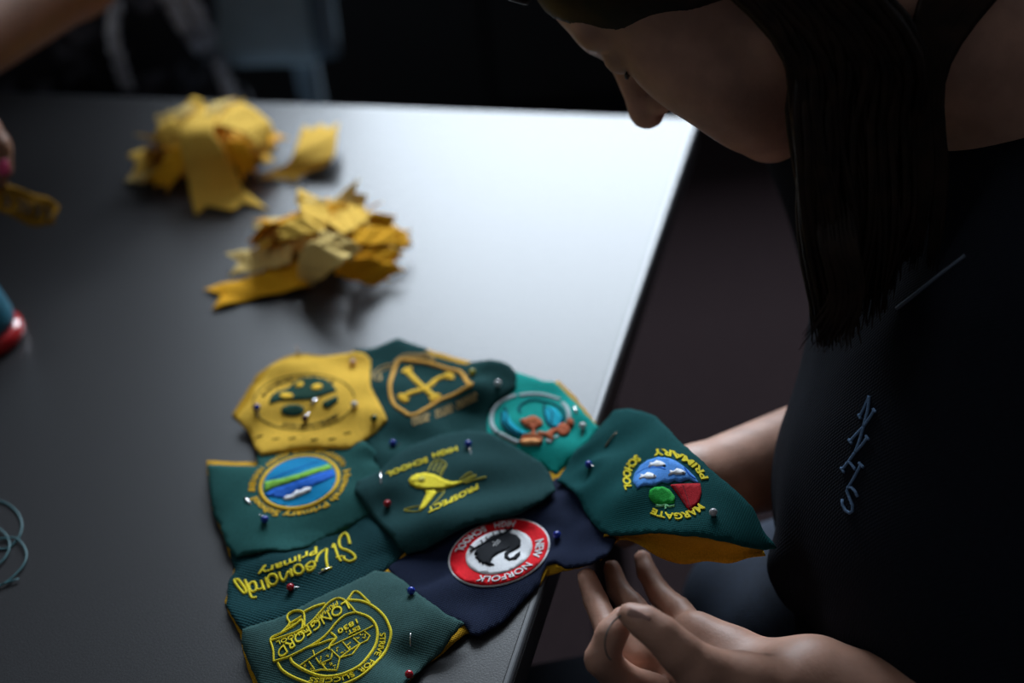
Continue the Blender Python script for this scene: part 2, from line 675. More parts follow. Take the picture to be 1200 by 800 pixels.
def oval(cx, cy, rx, ry, rot=0, n=20):
    return [(cx + rx * math.cos(t) * math.cos(rot) - ry * math.sin(t) * math.sin(rot),
             cy + rx * math.cos(t) * math.sin(rot) + ry * math.sin(t) * math.cos(rot)) for t in np.linspace(0, 2 * math.pi, n, endpoint=False)]


# ------------------------------------------------------------------ the room
def structure(name, lo, hi, mat):
    return tag(box(name, lo, hi, M[mat]), kind='structure')


RX0, RX1, RY0, RZ = -3.0, 2.6, -2.6, 2.9
structure('floor', (RX0, RY0, -0.05), (RX1, WALL_Y, 0.0), 'carpet')
structure('ceiling', (RX0, RY0, RZ), (RX1, WALL_Y, RZ + 0.05), 'ceiling')
structure('wall_left', (RX0 - 0.1, RY0, 0), (RX0, WALL_Y, RZ), 'wall')
structure('wall_right', (RX1, RY0, 0), (RX1 + 0.1, WALL_Y, RZ), 'wall')
structure('wall_front', (RX0, RY0 - 0.1, 0), (RX1, RY0, RZ), 'wall')
g = Geo()
for lo, hi in (((RX0, WALL_Y, 0), (RX1, WALL_Y + 0.12, WIN_Z0)), ((RX0, WALL_Y, WIN_Z1), (RX1, WALL_Y + 0.12, RZ)),
               ((RX0, WALL_Y, WIN_Z0), (WIN_X0, WALL_Y + 0.12, WIN_Z1)), ((WIN_X1, WALL_Y, WIN_Z0), (RX1, WALL_Y + 0.12, WIN_Z1))):
    v = [(x, y, z) for x in (lo[0], hi[0]) for y in (lo[1], hi[1]) for z in (lo[2], hi[2])]
    g.add(v, [(0, 1, 3, 2), (4, 6, 7, 5), (0, 4, 5, 1), (2, 3, 7, 6), (0, 2, 6, 4), (1, 5, 7, 3)])
tag(g.build('wall_back', M['wall'], smooth=False), kind='structure')
win = tag(empty('window_1', ((WIN_X0 + WIN_X1) / 2, WALL_Y, WIN_Z0)), kind='structure')
for lo, hi in (((WIN_X0, WALL_Y - 0.02, WIN_Z0 - 0.03), (WIN_X1, WALL_Y + 0.03, WIN_Z0 + 0.03)),
               ((WIN_X0, WALL_Y - 0.02, WIN_Z1 - 0.03), (WIN_X1, WALL_Y + 0.03, WIN_Z1 + 0.03)),
               ((WIN_X0 - 0.03, WALL_Y - 0.02, WIN_Z0), (WIN_X0 + 0.03, WALL_Y + 0.03, WIN_Z1)),
               ((WIN_X1 - 0.03, WALL_Y - 0.02, WIN_Z0), (WIN_X1 + 0.03, WALL_Y + 0.03, WIN_Z1))):
    box('window_frame', lo, hi, M['frame'], win)

# low black cabinet along the back of the room
cb = empty('low_cabinet', (0.75, 2.62, 0), 'low matt black cabinet in the dark behind the far table edge', 'cabinet')
box('cabinet_body', (-0.62, 2.46, 0.06), (2.5, 2.9, 0.66), M['cabinet'], cb, 0.004)
box('worktop', (-0.64, 2.44, 0.66), (2.52, 2.92, 0.69), M['cabinet'], cb, 0.004)
box('plinth', (-0.58, 2.49, 0.0), (2.46, 2.88, 0.06), M['cabinet'], cb)
for i in range(5):
    x = -0.60 + i * 0.622
    d = box('door', (x + 0.006, 2.44, 0.075), (x + 0.614, 2.459, 0.65), M['cabinet'], cb, 0.003)
    box('door_handle', (x + 0.27, 2.425, 0.59), (x + 0.35, 2.441, 0.602), M['cabinet'], d, 0.003)

# ------------------------------------------------------------------ table
CORNER = at(819.0, 137.6)
EDGE_DIR = at(712.0, 460.0) - CORNER
EDGE_DIR /= np.linalg.norm(EDGE_DIR)                 # along the long side, towards the camera
FAR_DIR = np.array([EDGE_DIR[1], -EDGE_DIR[0], 0])   # along the far side, away to the window's left
if FAR_DIR[0] > 0:
    FAR_DIR = -FAR_DIR
TW, TL, TH = 1.5, 1.25, 0.026
tb = empty('table', (CORNER + EDGE_DIR * TL / 2 + FAR_DIR * TW / 2) * np.array([1, 1, 0]),
           'dark grey laminate table holding the badge quilt and yellow ribbons', 'table')


def table_box(a0, a1, b0, b1, z0, z1, name, mat, bevel=0.0, segs=3, rnd_corner=0.0):
    """box in table axes: a along the far side from the corner, b along the long side"""
    bm = bmesh.new()
    bmesh.ops.create_cube(bm, size=1)
    for v in bm.verts:
        a = a0 + (v.co.x + 0.5) * (a1 - a0)
        b = b0 + (v.co.y + 0.5) * (b1 - b0)
        p = CORNER + FAR_DIR * a + EDGE_DIR * b
        v.co = Vector((p[0], p[1], z0 + (v.co.z + 0.5) * (z1 - z0)))
    bmesh.ops.recalc_face_normals(bm, faces=bm.faces)
    if rnd_corner:
        vert_e = [e for e in bm.edges if abs(e.verts[0].co.z - e.verts[1].co.z) > (z1 - z0) * 0.9]
        bmesh.ops.bevel(bm, geom=vert_e, offset=rnd_corner, segments=6, affect='EDGES', profile=0.5)
    if bevel:
        hor = [e for e in bm.edges if abs(e.verts[0].co.z - e.verts[1].co.z) < 1e-6 and len(e.link_faces) == 2 and e.calc_face_angle(0) > 1]
        bmesh.ops.bevel(bm, geom=hor, offset=bevel, segments=segs, affect='EDGES', profile=0.5)
    o = bm_obj(name, bm, M[mat], tb, smooth=False)
    return o


table_box(0.0040, TW - 0.004, 0.0040, TL - 0.004, TZ - TH + 0.002, TZ, 'tabletop', 'laminate', 0.0008, 2, 0.008)
table_box(0, TW, 0, TL, TZ - TH, TZ - 0.0042, 'edge_band', 'edging', 0.0010, 2, 0.010)
table_box(0.0002, TW - 0.0002, 0.0002, TL - 0.0002, TZ - 0.0042, TZ - 0.0002, 'edge_lip', 'table_rim_highlight', 0.0024, 4, 0.010)  # rounded rim, its highlight painted as a lighter colour
for a, b in ((0.09, 0.09), (TW - 0.09, 0.09), (0.09, TL - 0.09), (TW - 0.09, TL - 0.09)):
    p = CORNER + FAR_DIR * a + EDGE_DIR * b
    tube('leg', [(p[0], p[1], 0.0), (p[0], p[1], TZ - TH - 0.001)], 0.02, M['dark_metal'], tb, 14)
table_box(0.08, TW - 0.08, 0.08, 0.10, TZ - TH - 0.05, TZ - TH - 0.0005, 'rail', 'dark_metal')
table_box(0.08, TW - 0.08, TL - 0.1, TL - 0.08, TZ - TH - 0.05, TZ - TH - 0.0005, 'rail', 'dark_metal')


# grey moulded chair behind the table
def slab_path(cx, cy, z, w_, d_, h_):
    pass


CH = pt(205.0, 60.0, 1.76)
chx, chy = CH[0], CH[1]
ch = empty('school_chair', (chx, chy, 0), 'grey moulded plastic chair the person in the patterned top sits on', 'chair')


def moulded(name, x0, x1, z0, z1, y, bow, th, mat, parent, r=0.03, n=14):
    """rounded, slightly bowed upright panel"""
    outl = []
    for cxx, czz, a0 in ((x1 - r, z1 - r, 0), (x0 + r, z1 - r, 90), (x0 + r, z0 + r, 180), (x1 - r, z0 + r, 270)):
        for k in range(5):
            a = math.radians(a0 + k * 22.5)
            outl.append((cxx + r * math.cos(a), czz + r * math.sin(a)))
    poly = resample(np.array(outl), 0.03)
    mid, hw = (x0 + x1) / 2, (x1 - x0) / 2
    v, f = sheet(poly, 0.03, lambda X, Z: -bow * ((X - mid) / hw) ** 2, th)
    v = np.array(v)
    v = np.column_stack([v[:, 0], y + v[:, 2], v[:, 1]])
    return mesh_obj(name, v, f, M[mat], parent)


hw = 0.19
moulded('backrest', chx - hw, chx + hw, 0.575, 0.92, chy, 0.035, 0.008, 'chair', ch, 0.03)
for sx in (-1, 1):
    tube('back_flange', catmull([(chx + sx * hw, chy - 0.04, 0.92), (chx + sx * (hw + 0.006), chy - 0.045, 0.74), (chx + sx * hw, chy - 0.04, 0.59)], 12),
         0.016, M['chair_edge'], ch, 10)
    tube('leg', catmull([(chx + sx * (hw - 0.035), chy + 0.012, 0.62), (chx + sx * (hw - 0.035), chy + 0.012, 0.40), (chx + sx * (hw - 0.02), chy + 0.05, 0.0)], 14),
         0.016, M['chair_edge'], ch, 10)
    tube('leg', catmull([(chx + sx * (hw - 0.035), chy - 0.36, 0.41), (chx + sx * (hw - 0.03), chy - 0.38, 0.2), (chx + sx * (hw - 0.02), chy - 0.40, 0.0)], 10),
         0.016, M['chair_edge'], ch, 10)
g = Geo()
outl = resample(np.array([(chx - hw, chy - 0.40), (chx + hw, chy - 0.40), (chx + hw, chy + 0.01), (chx - hw, chy + 0.01)]), 0.04)
v, f = sheet(outl, 0.04, lambda X, Y: 0.425 - 0.015 * np.exp(-((X - chx) ** 2 + (Y - chy + 0.2) ** 2) / 0.02), 0.012)
mesh_obj('seat', v, f, M['chair_edge'], ch)

# ------------------------------------------------------------------ the quilt
qc = at(520.0, 600.0)
quilt = empty('badge_quilt', (qc[0], qc[1], TZ), 'quilt of school badge patches pinned to yellow backing, lying over the table edge', 'quilt')

OUT_Y = [(276, 488.5), (286, 476), (292.6, 467.7), (298, 452), (310, 438), (315.6, 427), (328, 421.7), (344, 417.6), (355, 415.5), (372, 418), (393, 414.5), (413.7, 410.3), (428, 413.4), (434, 419.7), (433.5, 434), (434, 451), (444, 470), (453.4, 489.6), (439, 505), (424, 515.7), (409.5, 523), (384.5, 522), (359.4, 522.4), (334, 526), (306, 531), (298, 522), (292.6, 507), (286, 499)]
OUT_K = [(415, 407), (435, 406.5), (450, 401), (466, 394.5), (482.5, 401), (497, 405), (506, 415), (519, 419), (545, 425), (555, 422), (565, 420.5), (582, 421), (597, 426), (605, 436), (604, 452), (592, 462), (580, 472), (572, 485), (570, 500), (572, 512), (545, 524), (500, 535), (470, 548), (447, 556), (441, 548), (437, 532), (428, 515), (420, 490), (412, 450)]
OUT_P = [(415, 572), (418, 562), (446, 549), (454, 540), (480, 521), (515, 508), (548, 502), (566, 504), (590, 514), (612, 527), (634, 540), (645, 553), (651, 572), (635, 585), (612, 597.5), (600, 602), (580, 606), (560, 610), (545, 615), (522, 627), (500, 640), (477, 647), (467, 640), (455, 622), (442, 609), (430, 595), (420, 581)]
OUT_H = [(242.5, 543), (270, 544), (301, 545), (300, 520), (330, 512), (380, 508), (420, 512), (432, 520), (440, 527), (447, 540), (448, 552), (450, 570), (446, 590), (432, 602), (409.5, 615), (384.5, 627), (359.4, 639), (334, 644), (313.5, 643), (295, 646), (276, 651), (264.5, 636), (257, 613), (250, 602), (244.6, 569)]
OUT_S = [(271, 655), (275, 666), (267, 680), (264.4, 707), (274, 724), (283.6, 739), (321, 728), (356.5, 712), (395, 693), (428, 678), (450, 668), (462, 658), (475, 645), (470, 620), (450, 600), (430, 596), (400, 606), (360, 626), (310, 632), (280, 640), (268, 644)]
OUT_L = [(283.6, 735), (321, 724), (356.5, 707), (395, 688), (428, 673), (439, 666.5), (458, 669), (472, 678), (486, 691), (505, 704.5), (521.5, 717), (543.5, 728), (527, 746), (516, 762), (499.5, 776), (483, 790), (472, 802), (445, 830), (400, 852), (350, 850), (315, 825), (299, 792), (289, 770), (282, 750)]
OUT_N = [(452, 662), (470, 652), (484, 640), (520, 622), (545, 605), (600, 588), (640, 568), (653, 556), (668, 566), (685, 585), (697, 600), (712, 618), (722, 630), (712, 648), (692, 659), (662, 663), (652, 657), (640, 660), (636, 668), (632, 683), (615, 700), (602, 714), (588, 728), (578, 734), (560, 743), (551, 741), (544, 730), (520, 722), (500, 710), (484, 695), (466, 680)]
OUT_T = [(590, 440), (604, 434), (620, 439), (637.5, 445), (649, 445.5), (660, 455), (672.5, 467.5), (685, 482.5), (697.5, 495), (702, 499), (690, 514), (678, 530), (665, 541), (657, 549), (652, 554), (637, 546), (610, 530), (582, 522), (565, 515), (558, 500), (562, 480), (575, 460)]
OUT_M = [(652, 562), (667, 537), (675, 525), (690, 515), (705, 495), (720, 479), (737, 477), (755, 481), (770, 487), (780, 497.5), (795, 514), (812, 529), (827, 542), (847, 560), (865, 575), (882, 592), (895, 620), (910, 639), (895, 641), (870, 637), (840, 630), (802, 625), (780, 622), (757, 622), (732, 624), (715, 625), (702, 619), (694, 610), (687, 600), (680, 585), (670, 572), (660, 564)]

# yellow backing pieces: each badge patch has a yellow piece below it, showing at its edge here and there
OUT_B = [(272, 486), (300, 440), (330, 420), (348, 414), (380, 417), (430, 411), (470, 398), (509, 412), (525, 416), (560, 426), (600, 440), (640, 450), (655, 446), (674, 464), (692, 487), (699, 497), (680, 520), (668, 548), (678, 570), (690, 590), (700, 610), (712, 640), (690, 661), (662, 668), (644, 662), (634, 683), (616, 700), (609, 707), (600, 708), (585, 728), (560, 738), (545, 742), (520, 764), (500, 778), (470, 805), (440, 834), (380, 852), (330, 846), (300, 812), (286, 768), (281, 742), (270, 722), (263, 705), (270, 680), (276, 660), (268, 650), (262, 628), (250, 600), (244, 560), (242, 539.5), (270, 541), (300, 541.5), (302, 524), (290, 500)]
zb = make_zfun(-0.5)
ob_ = np.array(OUT_B, float)
pb = resample(on_surface(ob_[:, 0], ob_[:, 1], zb), 0.003, 0.0003)
v, f = sheet(pb, 0.004, lambda x, y: np.minimum(zb(x, y), zb(x, y)), 0.0009)
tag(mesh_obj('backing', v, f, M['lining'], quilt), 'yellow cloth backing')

# --- round badge on navy
P = Patch(quilt, 'navy patch with a round red and white black-swan badge', OUT_N, 'navy', 0.4,
          [(700, 595, 7, 5), (672, 600, 6, -3), (690, 635, 9, 3), (530, 690, 9, 3), (560, 712, 7, -2), (600, 690, 8, 2)])
ring = ellipse_ring(585, 648, 59.7, 40, -640)
P.fill([ring_pts(ring, 1.0)], 't_white', 0.0006, 'badge_border')
P.fill([ring_pts(ring, 0.965)], 't_red', 0.0009, 'badge_ring')
P.fill([ring_pts(ring, 0.655)], 't_white', 0.0013, 'badge_center')
Z = lambda pts: zoom(515, 600, 8.571, pts)
P.fill([Z([(370, 400), (440, 330), (520, 260), (620, 225), (700, 220), (780, 250), (820, 300), (815, 360), (760, 400), (700, 430), (690, 460), (710, 482), (750, 465), (770, 440), (815, 412), (812, 450), (775, 490), (700, 500), (655, 475), (655, 430), (690, 395), (715, 352), (680, 395), (600, 430), (540, 470), (512, 520), (555, 545), (500, 555), (450, 530), (440, 545), (420, 515), (400, 522), (390, 495), (360, 470), (385, 455), (350, 440)])], 't_black', 0.0018, 'swan')
P.stroke([Z([(310, 415), (735, 172)])], 0.0012, 't_black', 0.0024, 'bar')
P.stroke([Z([(300, 355), (350, 380)]), Z([(420, 300), (445, 335)]), Z([(470, 270), (500, 310)]), Z([(540, 225), (560, 270)]), Z([(600, 195), (620, 240)]), Z([(660, 165), (680, 200)])], 0.0009, 't_black', 0.0024, 'bar')
P.stroke([Z([(535, 320), (575, 335)]), Z([(540, 365), (560, 340), (575, 365)]), Z([(580, 350), (610, 310)]), Z([(570, 325), (595, 300)])], 0.0009, 't_white', 0.0024, 'wing_mark')
kw = dict(bold=0.012, h=0.0015)
P.text_arc('NEW', ring, Z([(1030, 285)])[0], Z([(985, 468)])[0], 0.72, 0.165, True, True, 't_white', **kw)
P.text_arc('NORFOLK', ring, Z([(945, 545)])[0], Z([(370, 690)])[0], 0.72, 0.165, True, True, 't_white', **kw)
P.text_arc('SCHOOL', ring, Z([(440, 130)])[0], Z([(155, 410)])[0], 0.90, 0.165, False, False, 't_white', **kw)
P.text_arc('HIGH', ring, Z([(780, 90)])[0], Z([(545, 95)])[0], 0.90, 0.165, False, False, 't_white', **kw)
P_N = P

# --- St Leonards
P = Patch(quilt, 'dark green knitted patch with yellow script lettering', OUT_S, 'green_knit', 0.5, [(300, 650, 6, -2), (440, 620, 8, 2)])
Z = lambda pts: zoom(260, 610, 6.667, pts)
P.stroke([Z([(1000, 185), (985, 125), (963, 100), (930, 125), (915, 170), (932, 215), (985, 235), (1032, 268), (1040, 300), (1000, 320), (958, 302), (955, 280)]),
          Z([(862, 215), (876, 186), (890, 230), (910, 285), (932, 320)]), Z([(893, 292), (945, 278)]),
          Z([(735, 325), (750, 275), (785, 240), (820, 222)]), Z([(820, 222), (815, 295), (828, 378)]), Z([(782, 393), (860, 368)]),
          Z([(655, 352), (672, 392), (705, 388), (728, 345), (705, 322), (668, 345), (662, 370), (712, 362)]),
          Z([(638, 380), (612, 348), (575, 356), (562, 390), (585, 420), (625, 412), (638, 380)]),
          Z([(535, 380), (545, 415), (552, 440)]), Z([(552, 440), (520, 400), (490, 470), (458, 448), (447, 405)]),
          Z([(435, 460), (415, 425), (375, 428), (358, 465), (378, 500), (418, 498), (435, 460)]), Z([(340, 450), (355, 495), (368, 530)]),
          Z([(305, 470), (318, 505), (332, 545)]), Z([(325, 520), (298, 540), (272, 535)]),
          Z([(270, 520), (255, 482), (222, 490), (210, 520), (230, 555), (262, 550), (270, 520)]), Z([(180, 465), (205, 530), (232, 600), (275, 602)]),
          Z([(95, 465), (128, 462), (160, 500), (188, 545), (178, 572), (145, 540), (110, 495), (95, 465)])],
         0.0017, 't_yellow', 0.0009, 'script_lettering')
P.text_line('Primary', Z([(742, 205)])[0], Z([(278, 385)])[0], np.array([1.0, 7.6]), 't_yellow', bold=0.012, h=0.0007, bend=(0.8, 2.2))

# --- Howrah
P = Patch(quilt, 'green patch with a round blue and green landscape badge', OUT_H, 'green', 1.2,
          [(435, 533, 7, 4), (441, 548, 4, -2), (425, 560, 8, 2), (330, 622, 10, -2), (300, 600, 12, 2), (270, 560, 14, 1)])
ring = ellipse_ring(350.9, 565.6, 47.1, 31.9, -325)
Z = lambda pts: zoom(280, 510, 8, pts)
P.fill([ring_pts(ring, 0.93)], 't_cyan', 0.0006, 'badge_sky')
P.fill([Z([(240, 440), (400, 415), (560, 370), (700, 320), (850, 275), (880, 320), (760, 355), (620, 405), (480, 455), (350, 495), (238, 545)])], 't_lime', 0.0009, 'badge_hill')
P.fill([Z([(250, 560), (330, 505), (480, 462), (620, 412), (760, 362), (880, 325), (900, 390), (800, 440), (680, 490), (560, 520), (480, 570), (420, 600), (330, 585), (262, 580)])], 't_blue', 0.0009, 'badge_river')
P.stroke([Z([(260, 440), (420, 365), (600, 300), (760, 240)])], 0.0012, 't_blue', 0.0010, 'badge_line')
P.stroke([Z([(240, 535), (350, 490), (480, 450), (620, 405), (760, 355)])], 0.0009, 't_dkgreen', 0.0013, 'badge_line')
P.fill([Z([(420, 600), (450, 580), (500, 570), (540, 530), (580, 530), (620, 505), (675, 500), (680, 520), (620, 550), (560, 575), (500, 605), (440, 613)])], 't_white', 0.0014, 'sail')
P.stroke([ring_pts(ring, 0.965, n=60) + ring_pts(ring, 0.965, n=60)[:2]], 0.0030, 't_gold', 0.0013, 'badge_ring')
P.text_arc('Howrah', ring, Z([(1005, 330)])[0], Z([(860, 610)])[0], 1.09, 0.19, True, True, 't_gold', bold=0.012)
P.text_arc('Primary', ring, Z([(845, 650)])[0], Z([(415, 740)])[0], 1.09, 0.19, True, True, 't_gold', bold=0.012)
P.text_arc('School', ring, Z([(375, 740)])[0], Z([(120, 595)])[0], 1.09, 0.19, True, True, 't_gold', bold=0.012)
P.marks_arc(ring, [(Z([(985, 290)])[0], Z([(700, 150)])[0], 10, False), (Z([(680, 150)])[0], Z([(495, 165)])[0], 5, False),
                   (Z([(470, 190)])[0], Z([(260, 290)])[0], 8, False), (Z([(240, 310)])[0], Z([(95, 540)])[0], 9, False)],
            1.10, 0.17, 't_gold', width=0.0010, seed=3)

# --- teal
P = Patch(quilt, 'turquoise patch with an orange coral and waves emblem', OUT_T, 'teal', 0.7, [(590, 470, 6, -1), (640, 525, 10, 3), (680, 500, 8, 2), (600, 505, 9, 2)])
Z = lambda pts: zoom(560, 430, 8, pts)
P.fill([Z([(655, 372), (740, 400), (795, 480), (765, 560), (700, 572), (640, 500), (625, 430)]),
        Z([(235, 430), (275, 420), (310, 510), (380, 580), (465, 625), (400, 655), (300, 600), (235, 520)])], 't_deepcyan', 0.0007, 'wave')
P.stroke([Z([(250, 380), (275, 440), (270, 520), (330, 590), (420, 635)]), Z([(225, 430), (225, 520), (270, 590), (380, 650)]),
          Z([(400, 430), (385, 390), (430, 340), (520, 310), (610, 325), (700, 345), (790, 400)]), Z([(620, 350), (625, 430), (650, 520), (700, 575)]),
          Z([(660, 385), (700, 440), (690, 510), (715, 565)]), Z([(790, 400), (810, 470), (780, 540)])], 0.0016, 't_darkteal', 0.0010, 'wave_outline')
P.stroke([Z([(180, 615), (140, 560), (125, 490), (145, 410), (220, 325), (320, 280), (360, 270)]), Z([(390, 268), (520, 255), (640, 268), (770, 305)]),
          Z([(790, 335), (830, 375), (850, 430), (848, 485)]), Z([(195, 622), (290, 670), (375, 708)])], 0.0030, 't_grey', 0.0009, 'arc_lettering')
P.fill([Z([(395, 505), (450, 490), (500, 470), (540, 470), (600, 510), (610, 545), (555, 575), (535, 590), (545, 635), (600, 660), (610, 700), (580, 738), (430, 735), (388, 710), (430, 645), (505, 630), (512, 590), (440, 555)]),
        oval(560 + 803 / 8, 430 + 592 / 8, 7.6, 7.0), oval(560 + 865 / 8, 430 + 532 / 8, 4.6, 5.0),
        Z([(565, 610), (640, 625), (700, 590), (745, 580), (750, 600), (700, 640), (715, 690), (670, 680), (640, 650), (560, 632)])], 't_coral', 0.0012, 'coral')
P.fill([Z([(398, 708), (450, 690), (520, 685), (595, 703), (570, 736), (430, 736)])], 't_peach', 0.0018, 'coral_base')
P.stroke([Z([(430, 640), (510, 648), (590, 660)]), Z([(440, 545), (500, 520), (560, 530), (590, 545)]), Z([(470, 500), (500, 520), (540, 490)])], 0.0008, 't_peach', 0.0017, 'coral_line')
P.stroke([Z([(725, 665), (750, 655)]), Z([(640, 690), (690, 705)])], 0.0018, 't_white', 0.0012, 'foam')

# --- keys
P = Patch(quilt, 'pine green patch with a gold shield of two crossed keys', OUT_K, 'green_pine', 1.4,
          [(590, 440, 11, 9), (545, 492, 11, -3), (556, 470, 8, 5), (466, 404, 9, 3), (500, 510, 9, 3), (470, 525, 8, -2), (430, 425, 8, -2), (570, 452, 6, -2)])
Z = lambda pts: zoom(430, 400, 8, pts)
P.stroke([Z([(290, 190), (325, 172), (420, 182), (560, 200), (680, 235), (790, 268), (860, 282), (910, 330), (950, 390), (992, 405)]),
          Z([(992, 405), (900, 450), (780, 515), (680, 555), (560, 630), (470, 680), (398, 695)]),
          Z([(398, 695), (330, 650), (262, 600), (225, 520), (215, 420), (228, 350), (258, 260), (290, 190)])], 0.0030, 't_orange', 0.0011, 'shield')
P.stroke([Z([(375, 275), (460, 370), (560, 460), (635, 530)]), Z([(345, 300), (370, 270), (425, 262)]), Z([(590, 550), (640, 540), (670, 500)])], 0.0050, 't_gold', 0.0014, 'key')
P.stroke([Z([(335, 530), (400, 490), (470, 468), (540, 445), (600, 408), (640, 370), (700, 340), (780, 330)]), Z([(310, 500), (335, 545), (390, 560)]), Z([(735, 310), (788, 325), (785, 360)])], 0.0046, 't_gold', 0.0012, 'key')
P.stroke([Z([(100, 370), (60, 335), (70, 290), (115, 255), (170, 228), (240, 220), (280, 175), (350, 130), (430, 125), (510, 125), (570, 112), (640, 175)]),
          Z([(120, 375), (130, 330), (110, 300), (180, 260), (230, 250)]), Z([(270, 200), (350, 160), (440, 150), (520, 145), (570, 140), (620, 180)])], 0.0016, 't_tan', 0.0009, 'ribbon_scroll')
base_ring = (np.array([0.0, 0.0]), np.eye(2))
lines = []
rr = random.Random(4)
for row in range(2):
    for i in range(22):
        t = (i + 0.3) / 22
        if i in (6, 7, 14): continue
        x, y = 415 + (1030 - 415) * t, 715 + (470 - 715) * t + 22 * math.sin(t * 3.1) + row * 42
        a = Z([(x, y)])[0]
        b = Z([(x + rr.uniform(4, 16), y + 34)])[0]
        c = Z([(x + 20, y + rr.uniform(0, 30))])[0]
        lines += [[a, b], [b, c]]
P.stroke(lines, 0.0009, 't_tan', 0.0005, 'lettering', smooth=False)

# --- yellow
P = Patch(quilt, 'yellow patch with a dark green round emblem', OUT_Y, 'yellow', 2.0,
          [(414, 428, 9, -3), (425, 416, 7, 3), (345, 424, 6, 3), (352, 432, 5, -2), (436, 495, 9, 2), (372, 505, 14, 3), (300, 470, 12, 3), (395, 510, 9, -2)])
Z = lambda pts: zoom(280, 400, 6.667, pts)
ring = ellipse_ring(355.9, 471, 59.5, 32.5, -180)
P.stroke([ring_pts(ring, 1.0, n=60)[i:i + 22] for i in (0, 20, 38)], 0.0009, 't_brown', 0.0005, 'ring_line')
P.fill([Z([(235, 490), (250, 430), (300, 392), (380, 370), (440, 320), (520, 285), (600, 280), (680, 300), (740, 350), (765, 388), (640, 430), (560, 455), (450, 460), (330, 465)]),
        Z([(655, 480), (770, 425), (775, 470), (700, 528), (655, 515)]), oval(280 + 420 / 6.667, 400 + 540 / 6.667, 13.8, 6.8, -0.05)], 't_dkgreen', 0.0006, 'emblem')
P.fill([oval(280 + 475 / 6.667, 400 + 345 / 6.667, 5.0, 2.8, -0.4), oval(280 + 610 / 6.667, 400 + 362 / 6.667, 6.5, 3.4, -0.2), oval(280 + 372 / 6.667, 400 + 430 / 6.667, 8, 3.2, 0.05)], 't_gold', 0.0010, 'emblem_spot')
P.marks_arc(ring, [(Z([(330, 660)])[0], Z([(760, 560)])[0], 13, False), (Z([(130, 420)])[0], Z([(420, 255)])[0], 10, True), (Z([(440, 245)])[0], Z([(790, 300)])[0], 12, True)],
            0.80, 0.14, 't_brown', width=0.0008, seed=5)
P.stroke([zoom(280, 400, 6.667, [(a, b), (a + 55, b - 8)]) for a, b in ((130, 745), (260, 765), (390, 760), (560, 770), (700, 765), (820, 720))], 0.0009, 't_brown', 0.0005, 'basting_stitch')

# --- Longford
P = Patch(quilt, 'grey green patch with a yellow outline crest and scroll', OUT_L, 'green_grey', 2.0, [(478, 705, 7, -2), (480, 780, 7, -3), (481, 758, 6, 2), (530, 730, 8, 2), (310, 750, 12, 1)])
Z = lambda pts: zoom(300, 690, 7.273, pts)
P.stroke([Z([(775, 93), (900, 105), (1000, 150), (1090, 230), (1140, 330), (1148, 400), (1120, 500), (1050, 600), (950, 700), (850, 770), (700, 828), (560, 838), (420, 795), (300, 745), (220, 690), (185, 632)]),
          Z([(850, 200), (950, 235), (1010, 290), (1035, 370), (1022, 470), (970, 560), (890, 650), (780, 712), (660, 745), (560, 745), (460, 715), (370, 670), (310, 625), (292, 590)]),
          Z([(590, 125), (500, 152), (412, 195)])], 0.0017, 't_yellow', 0.0009, 'crest_ring')
P.stroke([Z([(120, 445), (250, 402), (380, 350), (480, 275), (560, 185), (620, 120), (690, 82), (745, 92), (800, 140), (850, 200)]),
          Z([(150, 622), (280, 580), (420, 510), (540, 440), (620, 370), (680, 295), (760, 227), (850, 200)]), Z([(122, 445), (145, 520), (150, 622)]),
          Z([(120, 440), (140, 412), (220, 375), (330, 312), (388, 262), (396, 320), (380, 350)]), Z([(430, 505), (540, 470), (620, 440), (685, 420), (640, 375)]),
          Z([(785, 88), (855, 22), (975, 125)]), Z([(620, 520), (640, 470), (685, 425)]),
          Z([(215, 378), (285, 298), (265, 250), (282, 212), (330, 188), (385, 190), (410, 218), (412, 320)]), Z([(285, 298), (390, 235)]), Z([(265, 330), (340, 300), (398, 262)])],
         0.0013, 't_yellow', 0.0010, 'scroll')
P.stroke([Z([(370, 660), (1000, 315)]), Z([(370, 660), (450, 715), (550, 690), (690, 695), (715, 590), (820, 560), (890, 470), (950, 440), (970, 400), (925, 365)]),
          Z([(485, 525), (500, 575)]), Z([(510, 590), (545, 640), (640, 600), (650, 550)]), Z([(640, 520), (715, 590)]), Z([(740, 455), (800, 525)]), Z([(830, 420), (885, 470)]),
          Z([(450, 620), (500, 690)]), Z([(715, 590), (800, 525), (885, 470)]), Z([(560, 640), (600, 690)])], 0.0009, 't_yellow', 0.0007, 'school_building', smooth=False)
rr = random.Random(9)
hat = []
for (x, y) in ((425, 660), (475, 690), (560, 600), (610, 580), (590, 650), (640, 640), (670, 660), (690, 520), (750, 535), (790, 470), (800, 490), (860, 430), (900, 410), (935, 395)):
    for k in range(3):
        a, b = x + rr.uniform(-14, 14), y + rr.uniform(-14, 14)
        hat.append(Z([(a, b), (a + rr.uniform(-18, 18), b + rr.uniform(-18, 18))]))
P.stroke(hat, 0.0007, 't_yellow', 0.0006, 'window_stitches', smooth=False)
P.text_line('LONGFORD', Z([(770, 105)])[0], Z([(175, 535)])[0], np.array([5.0, 9.2]), 't_yellow', bold=0.0, h=0.0009, bend=(-1.5, -2.5))
P.text_line('PRIMARY', Z([(690, 105)])[0], Z([(478, 290)])[0], np.array([1.8, 4.2]), 't_yellow', h=0.0008, bend=(-0.5, -1.0))
P.text_line('SCHOOL', Z([(450, 335)])[0], Z([(172, 455)])[0], np.array([1.4, 4.2]), 't_yellow', h=0.0008)
P.text_line('1830', Z([(858, 260)])[0], Z([(692, 355)])[0], np.array([2.2, 4.6]), 't_yellow', bold=0.012, h=0.0008)
